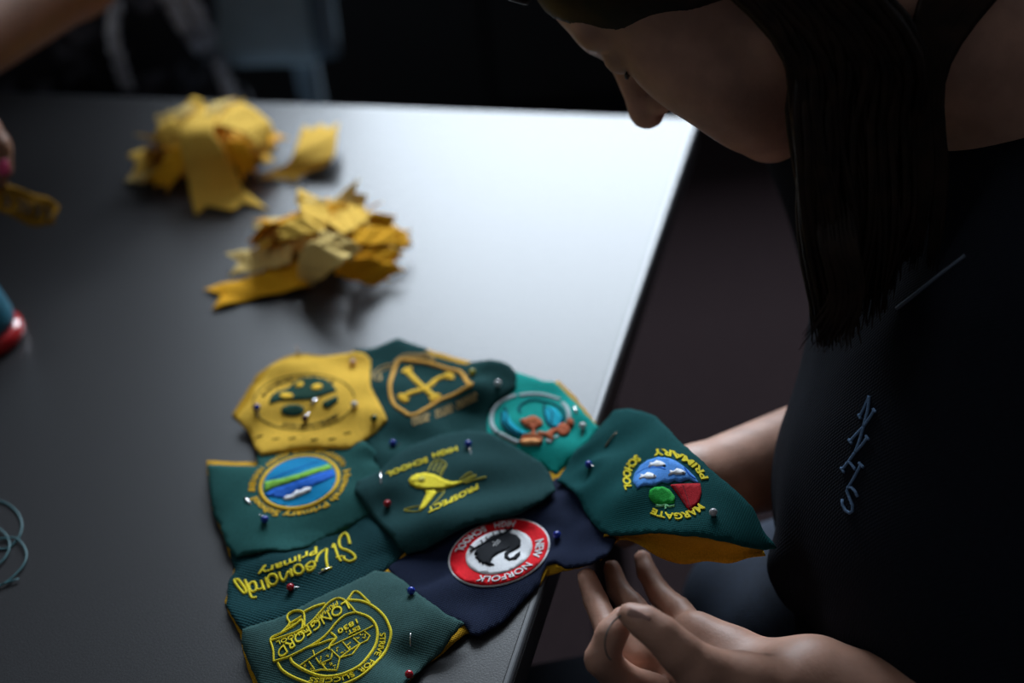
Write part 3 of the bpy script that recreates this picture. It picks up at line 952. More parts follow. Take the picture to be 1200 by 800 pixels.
P.text_line('EST.', Z([(880, 318)])[0], Z([(765, 372)])[0], np.array([1.8, 4.0]), 't_yellow', bold=0.01, h=0.0008)
ring = ellipse_ring(300 + 640 / 7.273, 690 + 460 / 7.273, 69, 51, -500)
lc = on_surface(np.array([388.0]), np.array([753.0]), P.zf)
P.text_arc('STRIVE', ring, Z([(1085, 380)])[0], Z([(1030, 570)])[0], 0.83, 0.10, True, True, 't_yellow', bold=0.004, h=0.0008)
P.text_arc('FOR', ring, Z([(990, 612)])[0], Z([(890, 715)])[0], 0.83, 0.10, True, True, 't_yellow', bold=0.004, h=0.0008)
P.text_arc('SUCCESS', ring, Z([(845, 740)])[0], Z([(460, 765)])[0], 0.83, 0.10, True, True, 't_yellow', bold=0.004, h=0.0008)

# --- Prospect
P = Patch(quilt, 'dark green centre patch with a yellow leaping fish', OUT_P, 'green_deep', 2.1,
          [(550, 512, 10, -2), (590, 530, 12, 3), (470, 560, 10, 2), (455, 600, 7, -2), (620, 570, 12, 2), (520, 610, 12, 2), (500, 535, 10, 2)])
Z = lambda pts: zoom(430, 510, 7.06, pts)
P.fill([Z([(345, 375), (400, 330), (480, 315), (560, 330), (640, 372), (700, 392), (800, 385), (720, 420), (620, 445), (520, 447), (420, 440), (360, 410)]),
        Z([(480, 458), (560, 462), (580, 475), (520, 550), (480, 600), (450, 625), (430, 615), (470, 540), (495, 490)])], 't_yellow', 0.0008, 'fish')
P.stroke([Z([(505, 300), (545, 225), (600, 203), (655, 240), (630, 300), (600, 350)]), Z([(545, 300), (585, 215)]), Z([(575, 310), (620, 225)]), Z([(600, 320), (640, 250)]),
          Z([(770, 370), (830, 320), (870, 310)]), Z([(790, 385), (850, 345), (905, 330)]), Z([(810, 398), (880, 372), (990, 347)]), Z([(800, 392), (870, 350), (900, 340)]),
          Z([(580, 470), (640, 460), (600, 520), (540, 580)]), Z([(450, 625), (380, 632), (310, 620), (360, 600), (430, 585)]), Z([(440, 600), (470, 540), (490, 500)]),
          Z([(560, 400), (600, 370), (660, 395)]), Z([(540, 380), (580, 350), (640, 372)]), Z([(380, 335), (365, 355)]), Z([(420, 320), (410, 335)])],
         0.0010, 't_olive', 0.0008, 'fish_fin')
P.fill([oval(430 + 455 / 7.06, 510 + 372 / 7.06, 4.2, 3.0, -0.2)], 't_olive', 0.0012, 'fish_eye')
P.stroke([Z([(355, 375), (390, 385), (430, 382)]), Z([(470, 458), (560, 455), (650, 450)])], 0.0008, 't_black', 0.0012, 'fish_mouth')
P.text_line('HIGH', Z([(745, 95)])[0], Z([(540, 155)])[0], np.array([0.9, 5.2]), 't_yellow', bold=0.02, h=0.0007)
P.text_line('SCHOOL', Z([(500, 185)])[0], Z([(160, 315)])[0], np.array([1.0, 5.4]), 't_yellow', bold=0.02, h=0.0007, bend=(0, -0.8))
P.text_line('PROSPECT', Z([(915, 405)])[0], Z([(500, 605)])[0], np.array([1.4, 5.6]), 't_yellow', bold=0.02, h=0.0007, bend=(0.4, 0.8))

# --- Margate
P = Patch(quilt, 'bottle green patch with fish and red and green badge, raised off the table', OUT_M, 'green_margate', 2.1,
          [(684, 580, 6, -4), (700, 567, 6, 4), (715, 555, 12, 2), (745, 600, 10, -2), (790, 600, 14, 3), (730, 500, 10, 3), (690, 540, 8, 2), (870, 610, 12, 2), (840, 590, 10, -2)])
Z = lambda pts: zoom(715, 515, 8, pts)
P.fill([Z([(255, 465), (213, 400), (225, 330), (280, 250), (350, 200), (450, 170), (540, 180), (640, 220), (730, 290), (800, 360), (832, 412), (790, 400), (740, 375), (700, 385), (660, 405), (600, 385), (545, 415), (480, 400), (420, 435), (330, 432), (290, 440)])], 't_sky', 0.0007, 'badge_sea')
fish = []
for x, y in ((400, 240), (315, 352), (590, 315)):
    fish.append(Z([(x - 45, y + 28), (x - 20, y + 2), (x - 30, y - 12), (x + 5, y - 8), (x + 35, y - 32), (x + 80, y - 22), (x + 118, y + 2), (x + 112, y + 14), (x + 70, y + 20), (x + 30, y + 22), (x, y + 12), (x - 20, y + 22)]))
P.fill(fish, 't_white', 0.0013, 'badge_fish')
P.stroke([Z([(240, 330), (330, 280), (430, 270), (520, 285)]), Z([(700, 270), (740, 330), (800, 375)])], 0.0012, 't_blue', 0.0011, 'badge_wave')
P.stroke([Z([(x, y), (x + 10, y + 10)]) for x, y in ((505, 250), (410, 345), (683, 322))], 0.0016, 't_black', 0.0016, 'fish_eye')
P.fill([Z([(570, 432), (845, 420), (857, 500), (832, 590), (750, 668), (718, 640), (650, 540)])], 't_darkred', 0.0009, 'badge_sail')
P.stroke([Z([(600, 440), (660, 530), (715, 625)]), Z([(680, 435), (720, 540), (750, 650)])], 0.0013, 't_black', 0.0010, 'badge_seam')
P.fill([Z([(362, 535), (375, 480), (420, 455), (500, 450), (560, 480), (607, 540), (602, 595), (520, 608), (430, 608), (380, 572)])], 't_green', 0.0009, 'badge_tree')
P.stroke([Z([(430, 618), (480, 625), (515, 612), (550, 630), (605, 620)]), Z([(515, 612), (520, 655)])], 0.0011, 't_mint', 0.0009, 'tree_line')
ring = ellipse_ring(781.9, 568.1, 40.5, 32.0, 250)
P.text_arc('MARGATE', ring, Z([(885, 640)])[0], Z([(395, 660)])[0], 1.06, 0.22, True, True, 't_yellow', bold=0.028, h=0.0008)
P.text_arc('PRIMARY', ring, Z([(880, 375)])[0], Z([(405, 140)])[0], 1.28, 0.22, False, False, 't_yellow', bold=0.028, h=0.0008)
P.text_arc('SCHOOL', ring, Z([(290, 190)])[0], Z([(130, 480)])[0], 1.28, 0.22, False, False, 't_yellow', bold=0.028, h=0.0008)
P_M = P

# the yellow lining hanging below the raised patch
top_px = [(708, 628), (722, 627), (740, 626), (757, 624), (775, 624), (790, 625.5), (806, 627.5), (824, 630), (842, 633), (860, 637), (878, 640), (896, 642.5)]
bot_px = [(704, 657), (716, 640), (725, 631.5), (738, 633), (752, 640), (768, 650.5), (786, 658), (804, 661), (828, 657.5), (855, 660), (879, 653), (897, 650)]
tp = on_surface(np.array([p[0] for p in top_px], float), np.array([p[1] for p in top_px], float) - 4, P.zf)
tz = P.zf(tp[:, 0], tp[:, 1]) - 0.0025
drop = 2.2 * np.array([8, 10, 4, 6, 9, 13, 16, 16, 13, 12, 7, 4]) * 1e-3
bp3 = at(np.array([p[0] for p in bot_px], float), np.array([p[1] for p in bot_px], float), tz - drop)
A = catmull(np.column_stack([tp, tz]), 60)
B = catmull(bp3, 60)
g = Geo()
vs, fs = [], []
for i in range(60):
    for k in range(7):
        t = k / 6
        q = A[i] * (1 - t) + B[i] * t
        q = q + np.array([0, 0.006 * math.sin(math.pi * t), -0.003 * math.sin(math.pi * t)])
        vs.append(q)
for i in range(59):
    for k in range(6):
        fs.append((i * 7 + k, i * 7 + k + 1, (i + 1) * 7 + k + 1, (i + 1) * 7 + k))
g.add(vs, fs)
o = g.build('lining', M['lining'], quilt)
o['label'] = 'yellow lining hanging under the raised patch'
md = o.modifiers.new('thickness', 'SOLIDIFY')
md.thickness = 0.0009
# short strip of lining along the navy patch
vs, fs = [], []
a_px = [(634, 664), (646, 658), (660, 661), (675, 660), (692, 656), (704, 650)]
b_px = [(630, 677), (640, 675), (655, 671), (672, 665), (692, 659.5), (706, 653)]
pa = on_surface(np.array([p[0] for p in a_px], float), np.array([p[1] for p in a_px], float), P_N.zf)
za = P_N.zf(pa[:, 0], pa[:, 1]) - 0.0022
pb3 = at(np.array([p[0] for p in b_px], float), np.array([p[1] for p in b_px], float), za - np.array([2, 4, 4, 3, 2, 1]) * 1e-3)
A, B = catmull(np.column_stack([pa, za]), 30), catmull(pb3, 30)
for i in range(30):
    for k in range(5):
        vs.append(A[i] * (1 - k / 4) + B[i] * k / 4)
for i in range(29):
    for k in range(4):
        fs.append((i * 5 + k, i * 5 + k + 1, (i + 1) * 5 + k + 1, (i + 1) * 5 + k))
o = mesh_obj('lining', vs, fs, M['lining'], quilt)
o.modifiers.new('thickness', 'SOLIDIFY').thickness = 0.0009

# ------------------------------------------------------------------ pins
def pin(px, py, color, label, zf, shaft, r=0.0023, glint=None):
    xy = on_surface(np.array([px * 1.0]), np.array([py * 1.0]), zf)[0]
    base = np.array([xy[0], xy[1], float(zf(xy[0], xy[1]))])
    c = base + np.array([0, 0, r * 0.95])
    e = empty('pin', base, label, 'pin')
    bm = bmesh.new()
    bmesh.ops.create_uvsphere(bm, u_segments=16, v_segments=10, radius=r)
    bmesh.ops.translate(bm, verts=bm.verts, vec=V(c))
    bm_obj('pin_head', bm, M['pin_' + color], e)
    s2 = on_surface(np.array([shaft[0] * 1.0]), np.array([shaft[1] * 1.0]), zf)[0]
    q = np.array([s2[0], s2[1], float(zf(s2[0], s2[1])) - 0.0006])
    mid = (c + q) / 2
    mid[2] = max(mid[2], float(zf(mid[0], mid[1])) + 0.0005)
    tube('shaft', catmull([c, mid, q], 8), 0.0003, M['steel'], e, 8)
    if glint:
        pts = on_surface(np.array([glint[0][0], (glint[0][0] + glint[1][0]) / 2, glint[1][0]], float), np.array([glint[0][1], (glint[0][1] + glint[1][1]) / 2, glint[1][1]], float), zf)
        z3 = zf(pts[:, 0], pts[:, 1]) + np.array([-0.0004, 0.0008, -0.0004])
        tube('shaft', catmull(np.column_stack([pts, z3]), 9), glint[2] if len(glint) > 2 else 0.0005, M['steel'], e, 8)
    return e


zY, zK, zT, zPr, zMa, zNa, zHo, zSt, zLo = [PATCHES[k].zf for k in ('yellow', 'green_pine', 'teal', 'green_deep', 'green_margate', 'navy', 'green', 'green_knit', 'green_grey')]
pin(302, 480, 'blue', 'blue headed pin near the outer tip of the yellow patch', zY, (304, 490))
pin(358, 493, 'maroon', 'dark purple headed pin below the emblem of the yellow patch', zY, (362, 482), glint=((364.5, 474), (371, 468), 0.0011))
pin(414, 427, 'pink', 'pale pink headed pin in the far corner of the yellow patch', zY, (408, 424))
pin(416, 477, 'white', 'white headed pin on the ring line of the yellow patch', zY, (410, 470))
pin(439, 493, 'green', 'dark green headed pin at the inner point of the yellow patch', zY, (432, 488))
pin(554, 439, 'lime', 'lime yellow headed pin beside the gold key shield', zK, (546, 442))
pin(584, 452, 'white', 'small white headed pin on the dark fold beside the turquoise patch', zK, (580, 446))
pin(461, 522, 'blue', 'blue headed pin just below the gold key shield patch', zK, (470, 520))
pin(549, 523, 'blue', 'blue headed pin near the end of the word HIGH on the fish patch', zPr, (552, 532))
pin(683, 502, 'white', 'white headed pin on the turquoise patch beside the orange shell', zT, (682, 512), glint=((672, 476), (676, 484), 0.0009))
pin(690, 547, 'blue', 'blue headed pin on the raised bottle green patch', zMa, (697, 545))
pin(836, 603.5, 'pearl', 'pearl grey headed pin beside the word MARGATE', zMa, (840, 596))
pin(653, 629.5, 'blue', 'blue headed pin on the navy patch beside the red badge ring', zNa, (650, 622))
pin(311, 611.5, 'blue', 'blue headed pin on the green patch below the landscape badge', zHo, (303, 600), glint=((286, 582.5), (294, 591), 0.0008))
pin(454.5, 593, 'red', 'pale red headed pin on the fish patch below its steel shaft', zPr, (452, 585), glint=((446, 552), (446.5, 567), 0.0006))
pin(341, 691, 'red', 'dark red headed pin below the yellow script lettering', zSt, (352, 687), glint=((373, 672), (390, 664), 0.0005))
pin(482.5, 695, 'blue', 'dark blue headed pin near the edge of the grey green crest patch', zLo, (476, 688))
pin(480, 793, 'red', 'dark red headed pin at the near edge of the grey green crest patch', zLo, (480, 783), glint=((481, 741), (481, 758), 0.0004))


def needle(p0, p1, zf, label, mat, r, name='needle'):
    pts = on_surface(np.array([p0[0], (p0[0] + p1[0]) / 2, p1[0]], float), np.array([p0[1], (p0[1] + p1[1]) / 2, p1[1]], float), zf)
    z3 = zf(pts[:, 0], pts[:, 1]) + np.array([0.0002, 0.0010, 0.0004])
    o = tube(name, catmull(np.column_stack([pts, z3]), 9), np.linspace(r, r * 0.4, 9), M[mat], None, 8)
    tag(o, label, 'needle')


needle((709, 524), (722, 507), zMa, 'thin bronze needle stuck in the raised bottle green patch', 'copper', 0.0006)
needle((289, 651), (306, 648.5), zSt, 'bare steel needle at the edge between the two green patches', 'steel', 0.0007)
needle((352, 417), (346, 406), zY, 'bronze needle tip poking out past the far edge of the yellow patch', 'copper', 0.0007)

# ------------------------------------------------------------------ yellow felt ribbons in two heaps
G_FAR, G_NEAR = 'yellow felt ribbons in the far heap', 'yellow felt ribbons in the near heap'


def ribbon(L, R, label, group, mat='felt', notch0=0, notch1=2, depth=0.008, thick=0.0010, parent=None, world=False):
    """felt strip between two edge lines given as (picture x, picture y, height in mm above the table); notched ends"""
    if not world:
        L = [at(float(a), float(b), TZ + c * 1e-3) for a, b, c in L]
        R = [at(float(a), float(b), TZ + c * 1e-3) for a, b, c in R]
    n = 26
    L, R = catmull(np.array(L), n), catmull(np.array(R), n)
    nc = 13
    vs, fs = [], []

    def prof(t, k):
        if k <= 0:
            return 0.0
        u = t * k % 1.0
        return abs(2 * u - 1) if not (k and abs(t - 1) < 1e-6) else 1.0
    w0 = np.linalg.norm(L[0] - R[0])
    for i in range(n):
        for j in range(nc):
            t = j / (nc - 1)
            p = L[i] * (1 - t) + R[i] * t
            wgt0 = max(0, 1 - i / 4) if notch0 else 0
            wgt1 = max(0, 1 - (n - 1 - i) / 4) if notch1 else 0
            if wgt0:
                dirv = (L[0] + R[0] - L[3] - R[3]); dirv = dirv / (np.linalg.norm(dirv) + 1e-9)
                p = p - dirv * depth * (1 - prof(t, notch0)) * wgt0
            if wgt1:
                dirv = (L[-1] + R[-1] - L[-4] - R[-4]); dirv = dirv / (np.linalg.norm(dirv) + 1e-9)
                p = p - dirv * depth * (1 - prof(t, notch1)) * wgt1
            p = p.copy()
            p[2] = max(p[2] + 0.0008 * math.sin(i * 0.7 + j * 0.5), TZ + 0.0012)
            vs.append(p)
    for i in range(n - 1):
        for j in range(nc - 1):
            fs.append((i * nc + j, i * nc + j + 1, (i + 1) * nc + j + 1, (i + 1) * nc + j))
    o = mesh_obj('felt_ribbon', vs, fs, M[mat])
    o.modifiers.new('thickness', 'SOLIDIFY').thickness = thick
    c = np.mean(vs, 0)
    me = o.data
    for v in me.vertices:
        v.co -= V(c)
    o.location = V(c)
    return tag(o, label, 'ribbon', group)


def heap(cx, cy, n, hgt, rad, seed, label, group, mats, squash=0.6, w_=(0.022, 0.034), a0=0, a1=360):
    rr = random.Random(seed)
    c = at(float(cx), float(cy), TZ)
    for i in range(n):
        a = math.radians(a0 + (a1 - a0) * (i + rr.uniform(-0.35, 0.35)) / n)
        d = np.array([math.cos(a), math.sin(a) * squash, 0])
        d /= np.linalg.norm(d)
        s = np.array([-d[1], d[0], 0])
        w = rr.uniform(*w_)
        reach = rad * (0.75 + 0.35 * rr.random()) * (squash + (1 - squash) * abs(math.cos(a)))
        lay = (i % 3) / 2
        z1 = 0.004 + lay * hgt * 0.55 * rr.uniform(0.6, 1.2)
        zt = hgt * (0.55 + 0.45 * lay)
        tw = rr.uniform(-0.012, 0.012)
        L, R = [], []
        for k in range(5):
            t = k / 4
            r_ = -0.2 * reach + t * 1.2 * reach
            z = zt * (1 - t ** 1.6) + z1 * t ** 1.6 + 0.006 * math.sin(t * 5 + i)
            base = c + d * r_
            L.append(base + s * w / 2 + np.array([0, 0, z + tw * t]))
            R.append(base - s * w / 2 + np.array([0, 0, z - tw * t]))
        mt, nn = mats[i % len(mats)], rr.choice([1, 2, 2])
        tint = {'felt': 'golden yellow', 'felt2': 'deep orange yellow', 'felt3': 'pale yellow'}[mt]
        ribbon(L, R, label % (tint, 'forked' if nn == 1 else 'zigzag'), group, mt, 0, nn, rr.uniform(0.006, 0.010), world=True)


heap(246, 188, 17, 0.040, 0.068, 3, 'short %s felt ribbon with %s end layered inside the far heap', G_FAR, ['felt', 'felt2', 'felt'], w_=(0.024, 0.034))
ribbon([(238, 128, 50), (212, 150, 50), (213, 175, 38), (220, 205, 18), (224, 232, 3), (229, 252, 2)],
       [(262, 130, 50), (250, 152, 52), (262, 175, 42), (276, 200, 22), (288, 225, 5), (316, 246, 2)],
       'wide yellow ribbon draped down the front of the far heap, zigzag end on the table', G_FAR, 'felt', 0, 2, 0.016)
ribbon([(181, 137, 44), (200, 130, 48), (224, 121, 50)], [(186, 149, 40), (206, 141, 44), (228, 131, 48)],
       'flat folded yellow ribbon at the upper rear corner of the far heap', G_FAR, 'felt3', 0, 0)
ribbon([(178, 160, 34), (205, 148, 42), (232, 134, 50)], [(186, 172, 28), (212, 160, 38), (238, 148, 48)],
       'yellow ribbon slanting up below the folded one in the far heap', G_FAR, 'felt', 0, 0)
ribbon([(250, 126, 52), (282, 121, 48), (312, 138, 40), (324, 160, 28)], [(244, 148, 52), (270, 150, 50), (296, 166, 38), (304, 186, 22)],
       'broad yellow ribbon arching over the top of the far heap', G_FAR, 'felt', 0, 2, 0.008)
ribbon([(258, 136, 50), (268, 120, 52), (280, 116, 44)], [(240, 140, 50), (246, 124, 52), (256, 121, 44)],
       'small yellow ribbon end peeking over the back of the far heap', G_FAR, 'felt3', 0, 1, 0.006)
ribbon([(356, 149, 16), (348, 168, 18), (342, 186, 14), (322, 200, 6), (301, 209, 2)], [(397, 144, 16), (394, 166, 18), (390, 188, 12), (368, 200, 5), (346, 212, 2)],
       'folded yellow ribbon lying apart beside the far heap', G_FAR, 'felt', 2, 0, 0.010)
ribbon([(190, 196, 16), (172, 203, 9), (150, 206, 3)], [(190, 208, 12), (172, 213, 6), (147, 213, 2)],
       'narrow pale ribbon tip sticking out of the far heap over the table', G_FAR, 'felt3', 0, 1, 0.004)
ribbon([(205, 172, 34), (190, 192, 22), (168, 214, 6)], [(226, 178, 34), (212, 202, 20), (196, 226, 4)],
       'shaded ribbon hanging on the dim side of the far heap', G_FAR, 'felt2', 0, 2, 0.008)
ribbon([(262, 170, 44), (274, 188, 30), (284, 212, 12)], [(286, 166, 40), (296, 184, 28), (300, 204, 12)],
       'curled ribbon tucked beside the wide draped one in the far heap', G_FAR, 'felt2', 0, 1, 0.006)

heap(378, 292, 20, 0.036, 0.066, 11, 'short %s felt ribbon with %s end layered inside the near heap', G_NEAR, ['felt2', 'felt', 'felt3', 'felt2'], w_=(0.018, 0.028))
ribbon([(352, 306, 14), (318, 318, 8), (276, 330, 3), (239, 339, 2)], [(362, 336, 6), (325, 344, 4), (286, 353, 2), (248, 363, 2)],
       'long orange yellow ribbon with a swallowtail end reaching out of the near heap', G_NEAR, 'felt2', 0, 1, 0.012)
ribbon([(345, 286, 22), (312, 292, 14), (264, 297, 8)], [(340, 310, 16), (310, 316, 9), (268, 324, 3)],
       'pale yellow ribbon with a notched end above the long orange one', G_NEAR, 'felt3', 0, 1, 0.012)
ribbon([(345, 258, 26), (320, 264, 18), (296, 264, 12)], [(344, 272, 22), (322, 276, 14), (300, 276, 8)],
       'narrow pale ribbon end behind the near heap', G_NEAR, 'felt3', 0, 1, 0.006)
ribbon([(388, 286, 46), (368, 282, 46), (352, 300, 30), (350, 328, 6)], [(412, 300, 42), (398, 312, 40), (378, 326, 22), (366, 334, 4)],
       'pale rolled ribbon at the front of the near heap', G_NEAR, 'felt3', 0, 0)
ribbon([(400, 304, 34), (424, 302, 26), (452, 306, 16), (476, 316, 10)], [(392, 322, 20), (412, 328, 12), (436, 334, 6), (458, 328, 4)],
       'bright orange ribbon fanning out of the near heap towards its shadow', G_NEAR, 'felt2', 0, 2, 0.008)
ribbon([(376, 258, 48), (350, 256, 46), (322, 268, 36)], [(382, 272, 48), (358, 276, 44), (326, 284, 32)],
       'yellow ribbon lying across the top of the near heap', G_NEAR, 'felt', 0, 2, 0.006)
ribbon([(360, 268, 46), (352, 246, 44), (346, 230, 38)], [(388, 262, 46), (384, 244, 42), (382, 232, 36)],
       'short ribbon with a jagged end at the back of the near heap', G_NEAR, 'felt', 0, 2, 0.007)
ribbon([(384, 262, 46), (402, 250, 38), (412, 236, 30)], [(404, 274, 44), (424, 262, 34), (438, 248, 26)],
       'short ribbon pointing back out of the near heap beside the jagged one', G_NEAR, 'felt', 0, 2, 0.007)
ribbon([(412, 268, 38), (444, 266, 26), (478, 270, 16)], [(414, 286, 34), (446, 286, 22), (484, 284, 12)],
       'ribbon with a forked end pointing from the near heap to the bright table', G_NEAR, 'felt2', 0, 1, 0.012)
ribbon([(418, 288, 30), (446, 288, 20), (476, 296, 10)], [(414, 304, 26), (442, 306, 16), (468, 312, 6)],
       'ribbon with a forked end just below the other forked one', G_NEAR, 'felt2', 0, 2, 0.008)
ribbon([(376, 270, 50), (400, 276, 46), (424, 290, 34)], [(370, 286, 48), (392, 294, 42), (412, 306, 30)],
       'pale ribbon folded over the middle of the near heap', G_NEAR, 'felt3', 0, 0)

# ------------------------------------------------------------------ spool and thread
sc_ = at(-17.0, 399.0, TZ)
sp = empty('thread_spool', sc_, 'spool of teal thread with a shiny red base, standing near the table side', 'spool')


def lathe(name, c, prof, mat, parent, k=40):
    vs, fs = [], []
    for r, z in prof:
        for j in range(k):
            a = 2 * math.pi * j / k
            vs.append((c[0] + r * math.cos(a), c[1] + r * math.sin(a), c[2] + z))
    for i in range(len(prof) - 1):
        for j in range(k):
            fs.append((i * k + j, i * k + (j + 1) % k, (i + 1) * k + (j + 1) % k, (i + 1) * k + j))
    fs.append(tuple(range(k))[::-1])
    fs.append(tuple((len(prof) - 1) * k + j for j in range(k)))
    return mesh_obj(name, vs, fs, mat, parent)


lathe('spool_base', sc_, [(0.022, 0.0), (0.0285, 0.0008), (0.0305, 0.004), (0.030, 0.009), (0.027, 0.0125), (0.018, 0.013)], M['spool_red'], sp)
lathe('wound_thread', sc_, [(0.020, 0.0125), (0.0262, 0.015), (0.0262, 0.022), (0.0235, 0.036), (0.0195, 0.056), (0.0155, 0.074), (0.010, 0.078)], M['spool_thread'], sp)
lathe('spool_tip', sc_, [(0.007, 0.076), (0.008, 0.084), (0.0085, 0.092), (0.007, 0.094)], M['spool_red'], sp)


def thread_on_table(name, pts, label, mat, r=0.0006, z=0.0008):
    P = np.array([at(float(a), float(b), TZ + z) for a, b in pts])
    o = tube(name, catmull(P, 60), r, M[mat], None, 6)
    return tag(o, label, 'thread')


thread_on_table('sewing_thread', [(-30, 560), (-8, 583), (8, 590), (20, 600), (25.5, 613), (24, 625), (20, 632), (12, 640), (2, 643), (-20, 640)],
                'loop of teal thread on the table, largest of the two curls at the edge', 'teal_thread')
thread_on_table('sewing_thread', [(-24, 606), (0, 620), (9, 630), (11, 641), (6, 653), (-4, 662), (-20, 664), (-26, 648), (-10, 634), (10, 630), (20, 631), (28, 640), (31, 650), (28, 661), (20, 671), (10, 680), (-2, 687), (-12, 690), (4, 684), (22, 678)],
                'smaller curl of teal thread with a loose end on the table', 'teal_thread', z=0.0016)

# ------------------------------------------------------------------ people: smooth-blended bodies, one continuous surface each
class Field:
    """signed distance grid; primitives are blended into it, then one surface is drawn through it"""

    def __init__(self, lo, hi, h):
        self.lo, self.h = np.array(lo, float), h
        self.n = np.ceil((np.array(hi) - lo) / h).astype(int) + 1
        self.big = 0.03
        self.d = np.full(self.n, self.big, np.float32)

    def _box(self, lo, hi):
        a = np.clip(((np.array(lo) - self.lo) / self.h).astype(int), 0, self.n)
        b = np.clip(((np.array(hi) - self.lo) / self.h).astype(int) + 2, 0, self.n)
        if np.any(b <= a):
            return None
        sl = tuple(slice(i, j) for i, j in zip(a, b))
        ax = [self.lo[i] + self.h * np.arange(a[i], b[i]) for i in range(3)]
        return sl, np.meshgrid(*ax, indexing='ij')

    def _apply(self, lo, hi, fun, k, mode='add'):
        m = self.big + k
        r = self._box(np.array(lo) - m, np.array(hi) + m)
        if r is None:
            return
        sl, (X, Y, Z) = r
        p = fun(X, Y, Z).astype(np.float32)
        d = self.d[sl]
        if mode == 'add':
            h = np.clip(0.5 + 0.5 * (d - p) / k, 0, 1)
            self.d[sl] = np.minimum(d * (1 - h) + p * h - k * h * (1 - h), self.big)
        else:
            p = -p
            h = np.clip(0.5 - 0.5 * (d - p) / k, 0, 1)
            self.d[sl] = d * (1 - h) + p * h + k * h * (1 - h)

    def cone(self, a, b, ra, rb, k=0.01, mode='add'):
        a, b = np.array(a, float), np.array(b, float)
        R = max(ra, rb)
        ab = b - a
        L2 = ab @ ab + 1e-12

        def fun(X, Y, Z):
            t = np.clip(((X - a[0]) * ab[0] + (Y - a[1]) * ab[1] + (Z - a[2]) * ab[2]) / L2, 0, 1)
            return np.sqrt((X - a[0] - t * ab[0]) ** 2 + (Y - a[1] - t * ab[1]) ** 2 + (Z - a[2] - t * ab[2]) ** 2) - (ra + (rb - ra) * t)
        self._apply(np.minimum(a, b) - R, np.maximum(a, b) + R, fun, k, mode)

    def chain(self, P, R, k=0.01):
        for i in range(len(P) - 1):
            self.cone(P[i], P[i + 1], R[i], R[i + 1], k)

    def ball(self, c, rad, axes=None, k=0.01, mode='add'):
        c, rad = np.array(c, float), np.array(rad, float)
        A = np.eye(3) if axes is None else np.array(axes)      # rows: unit axes
        ext = np.sqrt(((A * rad[:, None]) ** 2).sum(0))

        def fun(X, Y, Z):
            q = np.stack([X - c[0], Y - c[1], Z - c[2]], -1) @ A.T
            k0 = np.sqrt(((q / rad) ** 2).sum(-1))
            k1 = np.sqrt(((q / rad ** 2) ** 2).sum(-1)) + 1e-9
            return k0 * (k0 - 1) / k1
        self._apply(c - ext, c + ext, fun, k, mode)

    def cut(self, p, n):
        """keep the side n points away from"""
        ax = [self.lo[i] + self.h * np.arange(self.n[i]) for i in range(3)]
        X, Y, Z = np.meshgrid(*ax, indexing='ij', sparse=True)
        n = np.array(n, float) / np.linalg.norm(n)
        self.d = np.maximum(self.d, ((X - p[0]) * n[0] + (Y - p[1]) * n[1] + (Z - p[2]) * n[2]).astype(np.float32))

    def surface(self):
        d = self.d.copy()
        for a in range(3):                                  # close at the border
            s = [slice(None)] * 3
            for e in (0, -1):
                s[a] = e
                d[tuple(s)] = np.maximum(d[tuple(s)], 0.002)
        neg = d < 0
        nx, ny, nz = d.shape
        cs = np.zeros((nx - 1, ny - 1, nz - 1), np.uint8)
        for i in (0, 1):
            for j in (0, 1):
                for k in (0, 1):
                    cs += neg[i:nx - 1 + i, j:ny - 1 + j, k:nz - 1 + k]
        act = (cs > 0) & (cs < 8)
        idx = np.full(act.shape, -1, np.int64)
        C = np.argwhere(act)
        idx[act] = np.arange(len(C))
        acc = np.zeros((len(C), 3))
        cnt = np.zeros(len(C))
        corners = [(i, j, k) for i in (0, 1) for j in (0, 1) for k in (0, 1)]
        for a in corners:
            for b in corners:
                if sum(b) - sum(a) == 1 and all(b[q] >= a[q] for q in range(3)):
                    da = d[C[:, 0] + a[0], C[:, 1] + a[1], C[:, 2] + a[2]]
                    db = d[C[:, 0] + b[0], C[:, 1] + b[1], C[:, 2] + b[2]]
                    m = (da < 0) != (db < 0)
                    t = np.where(m, da / (da - db + 1e-20), 0)
                    q = np.array(a) + t[:, None] * (np.array(b) - np.array(a))
                    acc[m] += q[m]
                    cnt[m] += 1
        verts = self.lo + self.h * (C + acc / cnt[:, None])
        faces = []
        for ax in range(3):
            u, v_ = (ax + 1) % 3, (ax + 2) % 3
            s0 = [slice(None)] * 3
            s1 = [slice(None)] * 3
            s0[ax], s1[ax] = slice(0, -1), slice(1, None)
            A_, B_ = neg[tuple(s0)], neg[tuple(s1)]
            E = np.argwhere(A_ != B_)
            E = E[(E[:, u] > 0) & (E[:, v_] > 0) & (E[:, u] < d.shape[u] - 1) & (E[:, v_] < d.shape[v_] - 1)]
            flip = ~A_[E[:, 0], E[:, 1], E[:, 2]]
            qs = []
            for du, dv in ((-1, -1), (0, -1), (0, 0), (-1, 0)):
                q = E.copy()
                q[:, u] += du
                q[:, v_] += dv
                qs.append(idx[q[:, 0], q[:, 1], q[:, 2]])
            Q = np.stack(qs, 1)
            Q[flip] = Q[flip][:, ::-1]
            faces.append(Q[(Q >= 0).all(1)])
        return verts, np.vstack(faces)

    def build(self, name, mat, parent):
        v, f = self.surface()
        me = bpy.data.meshes.new(name)
        me.vertices.add(len(v))
        me.vertices.foreach_set('co', v.ravel().astype(np.float32))
        me.loops.add(len(f) * 4)
        me.loops.foreach_set('vertex_index', f.ravel().astype(np.int32))
        me.polygons.add(len(f))
        me.polygons.foreach_set('loop_start', np.arange(len(f), dtype=np.int32) * 4)
        me.update(calc_edges=True)
        return finish(name, me, mat, parent)


def unit(a):
    a = np.array(a, float)
    return a / np.linalg.norm(a)


